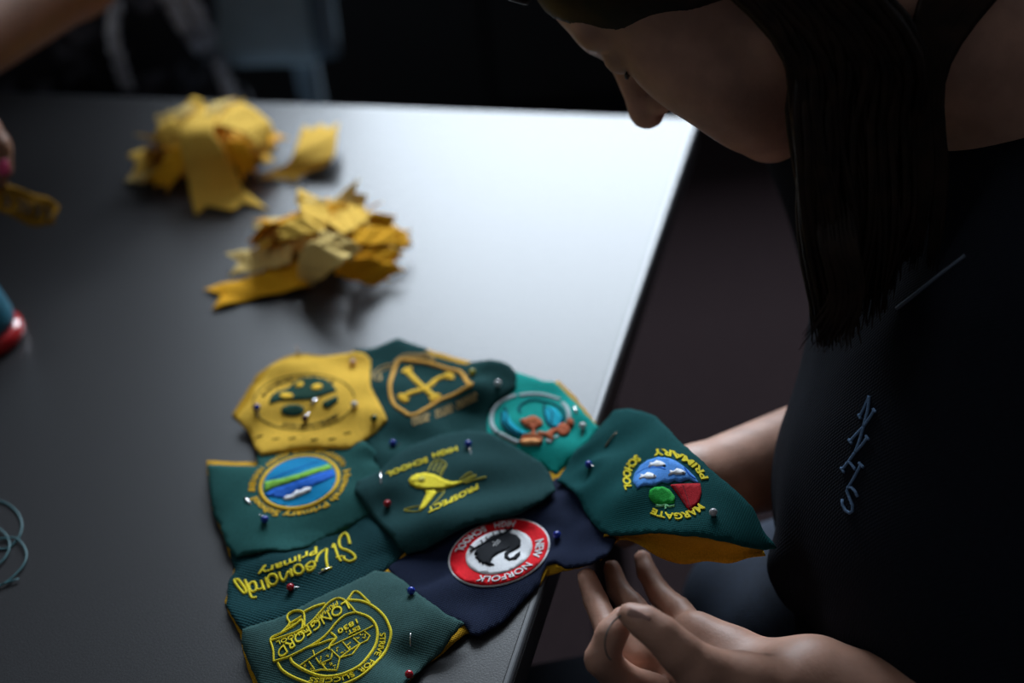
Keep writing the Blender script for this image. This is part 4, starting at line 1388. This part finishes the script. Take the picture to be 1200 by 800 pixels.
# ---------------- the girl sewing
head_c = pt(842.0, -68.0, 0.80)
hF = unit(-0.56 * R0 + 0.83 * D0 + 0.60 * F0)
hU = -0.83 * R0 - 0.56 * D0
hU = unit(hU - hF * (hU @ hF))
hS = np.cross(hU, hF)
if hS @ F0 > 0:
    hS = -hS                              # her left side faces the camera
HA = np.array([hF, hU, hS])


def H(f, u, s):
    return head_c + (f * hF + u * hU + s * hS) * 1e-3


fwd = unit([-0.86, -0.36, 0])
left = np.cross([0, 0, 1.0], fwd)
c7 = pt(1255.0, 120.0, 0.80)
chest = pt(1278.0, 430.0, 0.80)
belly = pt(1232.0, 650.0, 0.80)
pelvis = belly + np.array([0.05, -0.02, -0.17])
sh_l = c7 + left * 0.155 + np.array([0.0, 0, -0.065]) + fwd * 0.02
sh_r = c7 - left * 0.155 + np.array([0.0, 0, -0.065]) + fwd * 0.02
el_r, wr_r = pt(1110.0, 478.0, 1.0), pt(816.0, 570.0, 0.874)
el_l, wr_l = pt(1470.0, 985.0, 0.66), pt(1012.0, 832.0, 0.745)

girl = empty('person', (pelvis[0], pelvis[1], 0), 'person with long brown hair in a navy polo shirt, bowed over the quilt', 'person')
lo = np.array([-0.02, 0.40, 0.42])
B = Field([-0.03, 0.36, 0.40], [0.56, 1.06, 1.27], 0.0030)
# torso and neck
B.cone(pelvis - left * 0.06, pelvis + left * 0.06, 0.105, 0.105, 0.03)
B.chain([pelvis, belly, chest + np.array([0, 0, 0.0]), c7 + np.array([0, 0, -0.09])], [0.11, 0.10, 0.105, 0.075], 0.04)
B.cone(chest - left * 0.065, chest + left * 0.065, 0.095, 0.095, 0.04)
B.cone(sh_l, sh_r, 0.05, 0.05, 0.03)
B.chain([c7 + np.array([0, 0, -0.03]), (c7 + H(-22, -55, 0)) / 2 + np.array([0, 0, 0.0]), H(-18, -50, 0)], [0.056, 0.050, 0.052], 0.025)
# arms
B.chain([sh_r, el_r], [0.050, 0.041], 0.02)
fr = el_r + (wr_r - el_r) * 0.30
B.chain([el_r, fr, wr_r], [0.039, 0.038, 0.0245], 0.012)
B.chain([sh_l, el_l], [0.050, 0.040], 0.02)
fl = el_l + (wr_l - el_l) * 0.32
B.chain([el_l, fl, wr_l], [0.039, 0.037, 0.025], 0.012)
# head
B.ball(H(-8, 35, 0), np.array([98, 82, 73]) * 1e-3, HA, 0.012)
B.ball(H(26, -22, 0), np.array([62, 74, 58]) * 1e-3, HA, 0.02)
for s in (-1, 1):
    B.cone(H(8, -55, s * 44), H(66, -86, s * 10), 0.018, 0.016, 0.02)
    B.ball(H(56, -18, s * 36), np.array([24, 24, 22]) * 1e-3, HA, 0.02)
    B.cone(H(78, 27, s * 10), H(70, 29, s * 40), 0.011, 0.010, 0.012)
B.ball(H(73, -86, 0), np.array([17, 15, 18]) * 1e-3, HA, 0.016)
B.cone(H(82, 20, 0), H(105, -17, 0), 0.0075, 0.0095, 0.010)
for s in (-1, 1):
    B.ball(H(58, -46, s * 36), np.array([22, 26, 22]) * 1e-3, HA, 0.02)
    B.ball(H(62, -68, s * 24), np.array([22, 22, 20]) * 1e-3, HA, 0.02)
B.ball(H(106, -20, 0), np.array([10.5, 10, 10]) * 1e-3, HA, 0.006)
for s in (-1, 1):
    B.ball(H(91, -23, s * 11), np.array([10, 8, 6.5]) * 1e-3, HA, 0.005)
    B.ball(H(90, 11, s * 33), np.array([14, 10, 16]) * 1e-3, HA, 0.010, 'sub')
    B.ball(H(74, 10, s * 32), np.array([12, 11, 13]) * 1e-3, HA, 0.004)
    B.ball(H(97, -29, s * 5), np.array([5, 3.5, 3]) * 1e-3, HA, 0.003, 'sub')
B.cone(H(82, -43, -16), H(82, -43, 16), 0.0075, 0.0075, 0.008)
B.ball(H(86, -43, 0), np.array([8, 5.5, 15]) * 1e-3, HA, 0.006)
B.ball(H(84, -56, 0), np.array([9, 6.5, 15]) * 1e-3, HA, 0.006)
B.cone(H(95.5, -49.5, -20), H(95.5, -49.5, 20), 0.0042, 0.0042, 0.003, 'sub')
for s in (-1, 1):
    B.ball(H(-8, -4, s * 72), np.array([17, 29, 7]) * 1e-3, unit(HA[0]) [None] * 0 + HA, 0.008)
    B.ball(H(-4, -2, s * 79), np.array([9, 17, 6]) * 1e-3, HA, 0.005, 'sub')


# ---- left hand, in the picture's own close-up: palm, thumb, curled index, three fingers reaching up under the quilt
def hp(x, y, d):
    return pt(float(x), float(y), d)


def hq(x, y, d):
    return pt(float(x), float(y), 0.725 + (d - 0.68) * 1.3)


B.chain([wr_l, hq(955, 806, 0.700)], [0.0284, 0.0273], 0.012)
B.cone(hq(950, 800, 0.705), hq(852, 766, 0.727), 0.0180, 0.0140, 0.014)       # heel and outer edge of the palm
B.cone(hq(940, 812, 0.700), hq(800, 792, 0.720), 0.0190, 0.0125, 0.014)
B.cone(hq(852, 766, 0.727), hq(814, 744, 0.735), 0.0135, 0.0112, 0.012)
B.cone(hq(814, 746, 0.735), hq(768, 802, 0.722), 0.0112, 0.0112, 0.012)       # row of knuckles
B.chain([hq(930, 815, 0.694), hq(868, 804, 0.680)], [0.0199, 0.0173], 0.010)    # ball of the thumb
B.chain([hq(868, 804, 0.680), hq(822, 786, 0.674), hq(796, 764, 0.672), hq(776, 744, 0.672), hq(757, 730, 0.674), hq(738, 720, 0.677)],
        [0.0173, 0.0128, 0.0105, 0.0092, 0.0082, 0.0065], 0.004)                # thumb
B.chain([hq(764, 812, 0.708), hq(732, 800, 0.696), hq(705, 772, 0.688), hq(716, 744, 0.687), hq(731, 724, 0.690)],
        [0.0110, 0.0097, 0.0088, 0.0080, 0.0067], 0.003)                        # index, curled to the thumb
B.chain([hq(774, 790, 0.724), hq(746, 772, 0.717), hq(715, 742, 0.722), hq(698, 704, 0.737), hq(688, 677, 0.743)],
        [0.0107, 0.0092, 0.0080, 0.0069, 0.0059], 0.002)                        # middle
B.chain([hq(790, 774, 0.732), hq(765, 740, 0.738), hq(740, 710, 0.748), hq(724, 690, 0.756), hq(717, 666, 0.762)],
        [0.0103, 0.0088, 0.0078, 0.0065, 0.0055], 0.002)                        # ring
B.chain([hq(816, 744, 0.736), hq(795, 716, 0.750), hq(773, 696, 0.762), hq(758, 670, 0.770), hq(753, 654, 0.775)],
        [0.0099, 0.0082, 0.0071, 0.0061, 0.0053], 0.002)                        # little
# thumb nail bed and creases
for a, b, dq in (((768, 752), (783, 732), 0.6625), ((773, 757), (788, 737), 0.6625), ((814, 760), (826, 800), 0.6600), ((834, 762), (842, 800), 0.6590)):
    B.cone(hq(a[0], a[1], dq), hq(b[0], b[1], dq), 0.0014, 0.0014, 0.002, 'sub')
B.cone(hq(930, 765, 0.684), hq(915, 798, 0.668), 0.0022, 0.0022, 0.004, 'sub')
# ---- right hand, under the raised patch
hd = unit(pt(776.0, 590.0, 0.905) - wr_r)
hside = unit(np.cross(hd, [0, 0, 1]))
pal = wr_r + hd * 0.034
B.cone(wr_r, pal, 0.0235, 0.014, 0.01)
B.cone(pal - hside * 0.022, pal + hside * 0.022, 0.0115, 0.0115, 0.012)
for i, (off, ln) in enumerate(((-0.026, 0.050), (-0.009, 0.058), (0.008, 0.056), (0.024, 0.046))):
    b0 = pal + hside * off + hd * 0.004
    b1 = b0 + hd * ln * 0.34
    b2 = b1 + hd * ln * 0.08 + np.array([0, 0, ln * 0.30])
    b3 = b2 - hd * ln * 0.22 + np.array([0, 0, ln * 0.14])
    B.chain([b0, b1, b2, b3], [0.0092, 0.0080, 0.0073, 0.0060], 0.003)
tb0 = wr_r + hd * 0.016 + hside * 0.020
B.chain([tb0, tb0 + hd * 0.024 + hside * 0.018, tb0 + hd * 0.036 + hside * 0.014 + np.array([0, 0, 0.006])], [0.013, 0.010, 0.0078], 0.005)
B.cut(pelvis + np.array([0, 0, -0.06]), (0, 0, -1))
B.build('body', M['skin'], girl)
# lips, brows, lashes and nails as small surfaces
for s in (1, -1):
    tube('eyebrow', catmull([H(84, 33, s * 14), H(80, 37, s * 28), H(69, 36, s * 44)], 10), np.array([1, 2, 2.4, 2.6, 2.6, 2.4, 2.2, 1.8, 1.2, 0.6]) * 1e-3, M['hair'], girl, 8)
    tube('eyelashes', catmull([H(82, 2, s * 24), H(84.5, 0.5, s * 32), H(78, 2, s * 43)], 10), np.array([0.5, 1, 1.2, 1.2, 1.2, 1.2, 1.2, 1.2, 1, 0.4]) * 1e-3, M['hair'], girl, 6)


def nail(c, along, up, L, W, mat, parent, name='fingernail'):
    along = unit(along)
    up = unit(up - along * (np.array(up) @ along))
    side = np.cross(along, up)
    vs, fs = [], []
    for i in range(7):
        t = i / 6 * 2 - 1
        for j in range(7):
            q = j / 6 * 2 - 1
            wr = W * (1 - 0.25 * max(0, abs(t) - 0.5) * 2) / 2
            vs.append(c + along * t * L / 2 + side * q * wr + up * (-(q * q) * W * 0.18 - t * t * L * 0.04))
    for i in range(6):
        for j in range(6):
            fs.append((i * 7 + j, i * 7 + j + 1, (i + 1) * 7 + j + 1, (i + 1) * 7 + j))
    o = mesh_obj(name, vs, fs, mat, parent)
    o.modifiers.new('thickness', 'SOLIDIFY').thickness = 0.0006
    return o


nail(hq(746, 727, 0.6698), hq(738, 720, 0.677) - hq(757, 730, 0.674), -F0 * 0.8 + D0 * 0.6, 0.0125, 0.0100, M['nail'], girl)

# polo shirt
shirt = Field([0.0, 0.34, 0.42], [0.62, 1.06, 1.08], 0.004)
shirt.chain([pelvis, belly, chest, c7 + np.array([0, 0, -0.085])], [0.122, 0.115, 0.112, 0.085], 0.05)
shirt.cone(pelvis - left * 0.07, pelvis + left * 0.07, 0.115, 0.115, 0.04)
shirt.cone(belly - left * 0.07, belly + left * 0.07, 0.112, 0.112, 0.04)
shirt.cone(chest - left * 0.075, chest + left * 0.075, 0.104, 0.104, 0.04)
shirt.cone(sh_l, sh_r, 0.060, 0.060, 0.04)
shirt.cone(sh_r, sh_r + (el_r - sh_r) * 0.78, 0.066, 0.068, 0.02)
shirt.cone(sh_l, sh_l + (el_l - sh_l) * 0.78, 0.066, 0.068, 0.02)
fr_ = np.random.RandomState(2)
for i in range(16):                                    # soft folds running down the front
    a = chest + left * fr_.uniform(-0.12, 0.12) + fwd * 0.094 + np.array([0, 0, fr_.uniform(-0.06, 0.08)])
    b = belly + left * fr_.uniform(-0.12, 0.12) + fwd * 0.118 + np.array([0, 0, fr_.uniform(-0.12, 0.03)])
    shirt.cone(a, b, 0.004, 0.009, 0.02)
so = shirt.build('polo_shirt', M['shirt'], girl)
# collar: a turned-down band round the neck
nd = unit(H(-18, -50, 0) - c7)
g = Geo()
vs, fs = [], []
e1 = unit(np.cross(nd, left))
e2 = np.cross(nd, e1)
for i in range(41):
    a = 2 * math.pi * i / 40
    rad = e1 * math.cos(a) + e2 * math.sin(a)
    for k, (r_, h_) in enumerate(((0.062, -0.010), (0.063, 0.022), (0.068, 0.026), (0.076, 0.012), (0.090, -0.020), (0.088, -0.022), (0.070, 0.008))):
        vs.append(c7 + nd * (h_ - 0.002) + rad * r_)
for i in range(40):
    for k in range(6):
        fs.append((i * 7 + k, i * 7 + k + 1, (i + 1) * 7 + k + 1, (i + 1) * 7 + k))
mesh_obj('collar', vs, fs, M['shirt'], girl)


def bvh_of(o):
    me = o.data
    return BVHTree.FromPolygons([o.matrix_world.translation + v.co + (o.location if False else Vector()) for v in me.vertices], [tuple(p.vertices) for p in me.polygons])


def world_bvh(o):
    v = np.empty(len(o.data.vertices) * 3)
    o.data.vertices.foreach_get('co', v)
    return BVHTree.FromPolygons([Vector(q) for q in v.reshape(-1, 3)], [tuple(p.vertices) for p in o.data.polygons])


sb = world_bvh(so)                                     # mesh data is in world coordinates


def on_shirt(pts):
    out = []
    for a, b in pts:
        d = Vector(ray(float(a), float(b))).normalized()
        hit = sb.ray_cast(V(CAM), d)
        if hit[0] is not None:
            out.append(np.array(hit[0] + hit[1] * 0.0006))
    return out


g = Geo()
Zs = lambda pts: zoom(960, 440, 4.444, pts)
for ln in ([(215, 215), (240, 165), (265, 108)], [(265, 108), (258, 180), (235, 268)], [(235, 268), (265, 225), (292, 182)],
           [(165, 345), (200, 305), (235, 268)], [(235, 268), (215, 340), (192, 400)], [(192, 400), (225, 365), (255, 325)],
           [(125, 490), (160, 445), (192, 400)], [(222, 465), (190, 525), (155, 585)], [(160, 448), (178, 470), (192, 490)],
           [(205, 632), (190, 600), (165, 580), (148, 592), (160, 630), (180, 680), (175, 712), (150, 712), (128, 678), (124, 645)],
           [(208, 205), (222, 225)], [(158, 335), (175, 355)], [(118, 482), (135, 505)], [(212, 455), (235, 480)], [(285, 175), (298, 192)], [(248, 315), (262, 335)]):
    P3 = on_shirt(catmull(np.array(Zs(ln)), 12))
    if len(P3) > 3:
        v, f = tube_geo(np.array(P3), 0.0009, 6)
        g.add(v, f)
if g.v:
    o = g.build('embroidered_letters', M['t_lightblue'], girl)
    o['label'] = 'pale blue letters embroidered on the chest'
P3 = on_shirt(catmull(np.array([(1052, 362), (1075, 344), (1100, 324), (1132, 300)]), 20))
if len(P3) > 3:
    tube('collar_piping', np.array(P3), 0.0011, M['piping'], girl, 6)

# blue skirt over the lap, dark trousers below, shoes
hip_l, hip_r = pelvis + left * 0.09 + np.array([0, 0, -0.05]), pelvis - left * 0.09 + np.array([0, 0, -0.05])
kn_l, kn_r = hip_l + np.array([-0.36, 0.04, 0.01]), hip_r + np.array([-0.36, 0.0, 0.01])
T = Field([-0.20, 0.25, 0.0], [0.62, 1.05, 0.72], 0.006)
an_l, an_r = np.array([kn_l[0] + 0.06, kn_l[1], 0.09]), np.array([kn_r[0] + 0.06, kn_r[1], 0.09])
for hh, kk, an in ((hip_l, kn_l, an_l), (hip_r, kn_r, an_r)):
    T.chain([hh, kk], [0.09, 0.062], 0.03)
    T.chain([kk, kk + (an - kk) * 0.3, an], [0.060, 0.058, 0.04], 0.02)
T.cone(hip_l, hip_r, 0.11, 0.11, 0.04)
T.build('trousers', M['shirt'], girl)
sk = Field([-0.10, 0.30, 0.30], [0.62, 1.05, 0.80], 0.005)
for q in range(-4, 5):
    a = pelvis + left * 0.035 * q + np.array([0, 0, 0.05]) + fwd * 0.05
    b = a + np.array([-0.08, 0.02, -0.03 + 0.004 * (q % 2)])
    sk.cone(a, b, 0.075, 0.066 + 0.006 * (q % 2), 0.008)
sk.build('skirt', M['skirt'], girl)
for an in (an_l, an_r):
    s_ = Field(an + np.array([-0.2, -0.08, -0.1]), an + np.array([0.1, 0.08, 0.06]), 0.005)
    s_.cone(np.array([an[0] + 0.02, an[1], 0.045]), np.array([an[0] - 0.12, an[1], 0.032]), 0.042, 0.030, 0.02)
    s_.cone(np.array([an[0], an[1], 0.05]), np.array([an[0], an[1], 0.10]), 0.038, 0.040, 0.02)
    s_.cut((0, 0, 0.003), (0, 0, -1))
    s_.build('shoe', M['cabinet'], girl)

# hair: a cap over the skull and long locks falling past the face and down the chest
cap = Field(head_c - 0.16, head_c + 0.16, 0.004)
cap.ball(H(-12, 40, 0), np.array([102, 86, 79]) * 1e-3, HA, 0.01)
cap.ball(H(-40, -10, 0), np.array([74, 80, 76]) * 1e-3, HA, 0.03)
cap.ball(H(88, -38, 0), np.array([62, 98, 76]) * 1e-3, HA, 0.004, 'sub')
cap.ball(H(30, -62, 52), np.array([44, 44, 60]) * 1e-3, HA, 0.012, 'sub')
cap.build('scalp_hair', M['hair'], girl)
g = Geo()
hr = random.Random(21)


def lock(P, r0, r1, n=18, k=6):
    C = catmull(np.array(P), n)
    t = np.linspace(0, 1, n)
    rad = (r0 + (r1 - r0) * t) * np.clip((1 - t) * 6, 0.15, 1)
    v, f = tube_geo(C, rad, k)
    g.add(v, f)


# curtain of hair on her near side: roots on the side of the head, ends hanging in front of the shoulder
for i in range(260):
    t = hr.random()
    e = hr.random()
    root = H(-8 - 45 * t + hr.uniform(-6, 6), 45 - 50 * hr.random(), 77 + hr.uniform(-6, 6))
    x1 = 932 + 140 * t + hr.uniform(-10, 10)
    x2 = 948 + 120 * t + hr.uniform(-12, 12)
    x3 = 962 + 80 * t + hr.uniform(-14, 14) + (e - 0.5) * 20
    y3 = 345 + 75 * math.sin(math.pi * (0.15 + 0.5 * (1 - t))) * (0.4 + 0.6 * hr.random()) - 40 * t
    dd = 0.715 + 0.02 * hr.random() + 0.02 * t
    P = [root, hp(915 + 150 * t + hr.uniform(-6, 6), 40 + hr.uniform(-10, 10), 0.715 + 0.015 * hr.random()), hp(x1, 150 + hr.uniform(-10, 10), dd),
         hp(x2, 260 + hr.uniform(-10, 10), dd), hp(x3, y3, dd + 0.004)]
    lock(P, 0.0036, 0.0017)
for i in range(60):                                   # loose light ends
    t = hr.random()
    P = [hp(938 + 40 * t, 150 + 40 * hr.random(), 0.740), hp(950 + 45 * t, 220 + 30 * hr.random(), 0.728), hp(960 + 45 * t, 290, 0.713), hp(972 + 40 * t, 340 + 20 * hr.random(), 0.712), hp(955 + 45 * t + hr.uniform(-22, 4), 408 + hr.uniform(-22, 6), 0.714)]
    lock(P, 0.0014, 0.0006, 16, 5)
for i in range(90):                                   # hair behind the ear, falling from the back of the head
    t = hr.random()
    P = [hp(1110 + 95 * t, -60 + 30 * t, 0.74), hp(1085 + 85 * t, -10 + hr.uniform(-8, 8), 0.735), hp(1060 + 45 * t + hr.uniform(-5, 5), 85 + hr.uniform(-8, 8), 0.735), hp(1050 + 60 * t, 200, 0.738), hp(1030 + 70 * t, 290 + 30 * hr.random(), 0.742)]
    lock(P, 0.0036, 0.0017)
for i in range(70):                                   # strands over the forehead and temple
    t = hr.random()
    P = [H(60 + 20 * t, 92 - 20 * t, 40 * hr.uniform(-1, 1)), H(70, 78, 62 + 6 * hr.random()), H(30, 40, 78 + 4 * hr.random()), H(-10, -10, 84 + 4 * hr.random())]
    lock(P, 0.003, 0.002)
for i in range(230):                                  # combed hair lying over the skull, parted in the middle
    f0 = -96 + 176 * (i // 2 + hr.random()) / 115
    sd_ = 1 if i % 2 else -1
    P = []
    for q in range(7):
        ph = math.radians(93 - q * 19)
        ff = f0 - (f0 + 60) * 0.55 * (q / 6) ** 1.3 if f0 > -60 else f0 + 6 * q / 6
        kk = math.sqrt(max(0.02, 1 - (ff / 106) ** 2))
        P.append(H(ff - 12, 40 + 88 * kk * math.sin(ph), sd_ * 81 * kk * math.cos(ph)))
    lock(P, 0.0034, 0.0026, 20, 6)
g.build('hair', M['hair'], girl)

# sewing needle and thread between thumb and finger
o = tube('sewing_thread', catmull([hq(731, 719, 0.674), hq(719, 728, 0.675), hq(711, 742, 0.671), hq(709, 757, 0.670), hq(712, 768, 0.671), hq(716, 773, 0.673)], 24), 0.0004, M['dark_thread'], None, 6)
tag(o, 'fine dark thread looping from between the thumb and curled finger', 'thread')

# ---------------- the other person, behind the far end of the table
tor = pt(100.0, 60.0, 1.64)
tor = np.array([tor[0], tor[1], 0])
oth = empty('person', tor, 'person in a black and white patterned top reaching an arm over the table', 'person')
tz0 = np.array([tor[0], tor[1], 0.0])
o_f = unit([0.10, -1, 0])
o_l = np.cross([0, 0, 1.0], o_f)
o_c7 = tz0 + np.array([0, 0, 1.10]) + o_f * 0.06
o_ch = tz0 + np.array([0, 0, 0.92]) + o_f * 0.02
o_be = tz0 + np.array([0, 0, 0.70])
o_pe = tz0 + np.array([0, 0, 0.52]) - o_f * 0.04
el_o, wr_o = pt(152.0, -88.0, 1.30), pt(-62.0, 74.0, 1.12)
tipd = 1.075
O = Field(np.minimum(o_pe, wr_o) + np.array([-0.35, -0.35, -0.15]), np.maximum(o_c7, el_o) + np.array([0.30, 0.25, 0.40]), 0.0045)
O.chain([o_pe, o_be, o_ch, o_c7 + np.array([0, 0, -0.08])], [0.10, 0.09, 0.095, 0.07], 0.05)
for q, r_ in ((o_pe, 0.10), (o_be, 0.085), (o_ch, 0.088)):
    O.cone(q - o_l * 0.05, q + o_l * 0.05, r_, r_, 0.04)
o_s1 = o_c7 + o_l * 0.155 + np.array([0, 0, -0.06])
o_s2 = o_c7 - o_l * 0.155 + np.array([0, 0, -0.06])
O.cone(o_s1, o_s2, 0.055, 0.055, 0.03)
o_hd = o_c7 + np.array([0, 0, 0.20]) + o_f * 0.05
O.chain([o_c7 + np.array([0, 0, -0.04]), o_hd - np.array([0, 0, 0.06])], [0.058, 0.052], 0.03)
O.ball(o_hd + np.array([0, 0, 0.02]), (0.075, 0.095, 0.115), None, 0.02)
O.ball(o_hd + o_f * 0.095 + np.array([0, 0, -0.01]), (0.012, 0.014, 0.022), None, 0.012)
# nearer arm over the table
near_s = o_s1 if np.linalg.norm(o_s1 - el_o) < np.linalg.norm(o_s2 - el_o) else o_s2
far_s = o_s2 if near_s is o_s1 else o_s1
O.chain([near_s, el_o], [0.052, 0.043], 0.02)
O.chain([el_o, el_o + (wr_o - el_o) * 0.35, wr_o], [0.042, 0.041, 0.028], 0.012)
f_el = far_s + np.array([-0.06, 0.06, -0.26])
O.chain([far_s, f_el, f_el + np.array([0.0, -0.20, -0.06])], [0.052, 0.042, 0.03], 0.02)
fh = f_el + np.array([0.0, -0.20, -0.06])
O.cone(fh, fh + np.array([0, -0.06, -0.01]), 0.026, 0.02, 0.01)
for i in range(4):
    O.chain([fh + np.array([-0.03 + 0.02 * i, -0.07, -0.01]), fh + np.array([-0.032 + 0.021 * i, -0.115, -0.02]), fh + np.array([-0.032 + 0.021 * i, -0.14, -0.035])], [0.0095, 0.0085, 0.007], 0.003)
O.chain([fh + np.array([0.03, -0.03, 0]), fh + np.array([0.05, -0.07, -0.01])], [0.012, 0.009], 0.005)
# hand holding the felt strip: index and thumb at the frame's edge
O.cone(wr_o, pt(-52.0, 128.0, 1.09), 0.026, 0.024, 0.012)
O.chain([pt(-40.0, 132.0, 1.095), pt(-16.0, 150.0, tipd), pt(0.0, 172.0, tipd), pt(5.0, 198.0, tipd)], [0.0115, 0.0098, 0.0088, 0.0070], 0.004)
O.chain([pt(-66.0, 150.0, 1.10), pt(-40.0, 176.0, tipd), pt(-14.0, 200.0, tipd + 0.004), pt(-2.0, 212.0, tipd + 0.006)], [0.0125, 0.0110, 0.0092, 0.0075], 0.004)
for k in range(3):
    y0 = 140 + 12 * k
    O.chain([pt(-60.0 - 10 * k, y0, 1.10), pt(-48.0 - 14 * k, y0 + 36, 1.075), pt(-56.0 - 14 * k, y0 + 64, 1.085)], [0.0110, 0.0095, 0.0075], 0.003)
O.cut(o_pe + np.array([0, 0, -0.02]), (0, 0, -1))
O.build('body', M['skin2'], oth)
nail(pt(3.0, 196.0, tipd - 0.0078), pt(5.0, 202.0, tipd) - pt(1.0, 184.0, tipd), -F0, 0.012, 0.009, M['pink_nail'], oth)
tp_ = Field(O.lo + np.array([0.05, 0.05, -0.1]), np.maximum(o_c7, el_o) + np.array([0.30, 0.25, 0.05]), 0.006)
tp_.chain([o_pe, o_be, o_ch, o_c7 + np.array([0, 0, -0.07])], [0.11, 0.10, 0.105, 0.078], 0.05)
for q, r_ in ((o_pe, 0.11), (o_be, 0.098), (o_ch, 0.10)):
    tp_.cone(q - o_l * 0.06, q + o_l * 0.06, r_, r_, 0.04)
tp_.cone(o_s1, o_s2, 0.064, 0.064, 0.04)
for s0, e0 in ((near_s, el_o), (far_s, f_el)):
    tp_.cone(s0, s0 + (e0 - s0) * 0.45, 0.066, 0.064, 0.02)
to_ = tp_.build('patterned_top', M['patterned'], oth)
tbv = world_bvh(to_)
# white lace trim on the top
for ln, r_ in (([(205, -30), (224, 10), (238, 40), (250, 72), (262, 100), (270, 122)], 0.010), ([(190, -10), (206, 18), (222, 42), (236, 60)], 0.008), ([(136, 0), (132, 40), (142, 80), (150, 104)], 0.006)):
    P3 = []
    last = None
    for a, b in catmull(np.array(ln, float), 24):
        h_ = tbv.ray_cast(V(CAM), Vector(ray(float(a), float(b))).normalized())
        q = np.array(h_[0] + h_[1] * 0.002) if h_[0] is not None else (pt(float(a), float(b), last) if last else None)
        if q is not None:
            last = float((q - CAM) @ F0)
            P3.append(q)
    if len(P3) > 4:
        vs, fs = [], []
        P3 = np.array(P3)
        for i, q in enumerate(P3):
            T_ = unit(P3[min(i + 1, len(P3) - 1)] - P3[max(i - 1, 0)])
            sd = unit(np.cross(T_, F0))
            for j in range(5):
                u = j / 2 - 1
                vs.append(q + sd * u * r_ * (1 + 0.25 * math.sin(i * 1.9 + j)) - F0 * 0.004 * (1 - u * u))
        for i in range(len(P3) - 1):
            for j in range(4):
                fs.append((i * 5 + j, i * 5 + j + 1, i * 5 + j + 6, i * 5 + j + 5))
        o = mesh_obj('lace_trim', vs, fs, M['lace'], oth)
        o.modifiers.new('thickness', 'SOLIDIFY').thickness = 0.002
hb = Field(o_hd - 0.17, o_hd + 0.17, 0.006)
hb.ball(o_hd - o_f * 0.025 + np.array([0, 0, 0.035]), (0.09, 0.105, 0.12), None, 0.01)
hb.ball(o_hd + o_f * 0.11 + np.array([0, 0, -0.06]), (0.09, 0.09, 0.13), None, 0.02, 'sub')
hb.build('hair', M['hair'], oth)
lg = Field([o_pe[0] - 0.3, o_pe[1] - 0.6, 0], [o_pe[0] + 0.3, o_pe[1] + 0.2, 0.66], 0.008)
for s in (-1, 1):
    kn = o_pe + o_l * 0.10 * s + o_f * 0.38 + np.array([0, 0, -0.02])
    an = np.array([kn[0], kn[1] + 0.05, 0.09])
    lg.chain([o_pe + o_l * 0.08 * s + np.array([0, 0, -0.02]), kn], [0.09, 0.062], 0.04)
    lg.chain([kn, an], [0.062, 0.042], 0.02)
    lg.cone(np.array([an[0], an[1], 0.04]), an * np.array([1, 1, 0]) + o_f * 0.12 + np.array([0, 0, 0.032]), 0.042, 0.03, 0.02)
lg.cut((0, 0, 0.003), (0, 0, -1))
lg.build('trousers', M['cabinet'], oth)
# felt strip held by that person, its shade put into the colour
L_, R_ = [], []
cs = [(-40, 214), (-10, 226), (20, 238), (48, 248), (66, 251)]
wd = [12, 15, 17, 18, 11]
for (a, b), wq in zip(cs, wd):
    dx, dy = -0.36, 0.93
    L_.append(pt(a - dx * wq, b - dy * wq, tipd + 0.012 - 0.0002 * wq))
    R_.append(pt(a + dx * wq, b + dy * wq, tipd + 0.002))
o = ribbon(L_, R_, 'mustard felt strip, darkened as if in shade, with stitched marks held in the hand above the table', None, 'felt_shaded', 0, 0, thick=0.0015, world=True)
st = Geo()
for a, b in ((8, 236), (24, 241), (32, 244), (44, 247), (56, 250)):
    v, f = tube_geo(catmull(np.array([pt(a - 3.0, b - 7.0, tipd - 0.001), pt(a + 2.0, b, tipd + 0.002), pt(a - 2.0, b + 7.0, tipd - 0.003)]), 8), 0.0011, 6)
    st.add([np.array(q) for q in v], f)
st.build('stitched_mark', M['t_black'], o)

# ---------------- the girl's chair
gc = np.array([pelvis[0] + 0.03, pelvis[1], 0.0])
sc2 = empty('school_chair', gc, 'dark chair that the person in the polo shirt sits on', 'chair')
zs = float(hip_l[2]) - 0.135
g = Geo()
outl = resample(np.array([(gc[0] - 0.20, gc[1] - 0.21), (gc[0] + 0.20, gc[1] - 0.21), (gc[0] + 0.20, gc[1] + 0.21), (gc[0] - 0.20, gc[1] + 0.21)]), 0.05)
v, f = sheet(outl, 0.05, lambda X, Y: zs + 0 * X, 0.014)
mesh_obj('seat', v, f, M['cabinet'], sc2)
for sx in (-1, 1):
    for sy in (-1, 1):
        tube('leg', [(gc[0] + sx * 0.17, gc[1] + sy * 0.18, zs - 0.012), (gc[0] + sx * 0.19, gc[1] + sy * 0.20, 0.0)], 0.012, M['dark_metal'], sc2, 10)
    tube('back_post', [(gc[0] + 0.205, gc[1] + sx * 0.17, zs - 0.02), (gc[0] + 0.255, gc[1] + sx * 0.17, zs + 0.36)], 0.011, M['dark_metal'], sc2, 10)
box('backrest', (gc[0] + 0.238, gc[1] - 0.19, zs + 0.2), (gc[0] + 0.25, gc[1] + 0.19, zs + 0.37), M['cabinet'], sc2, 0.003)
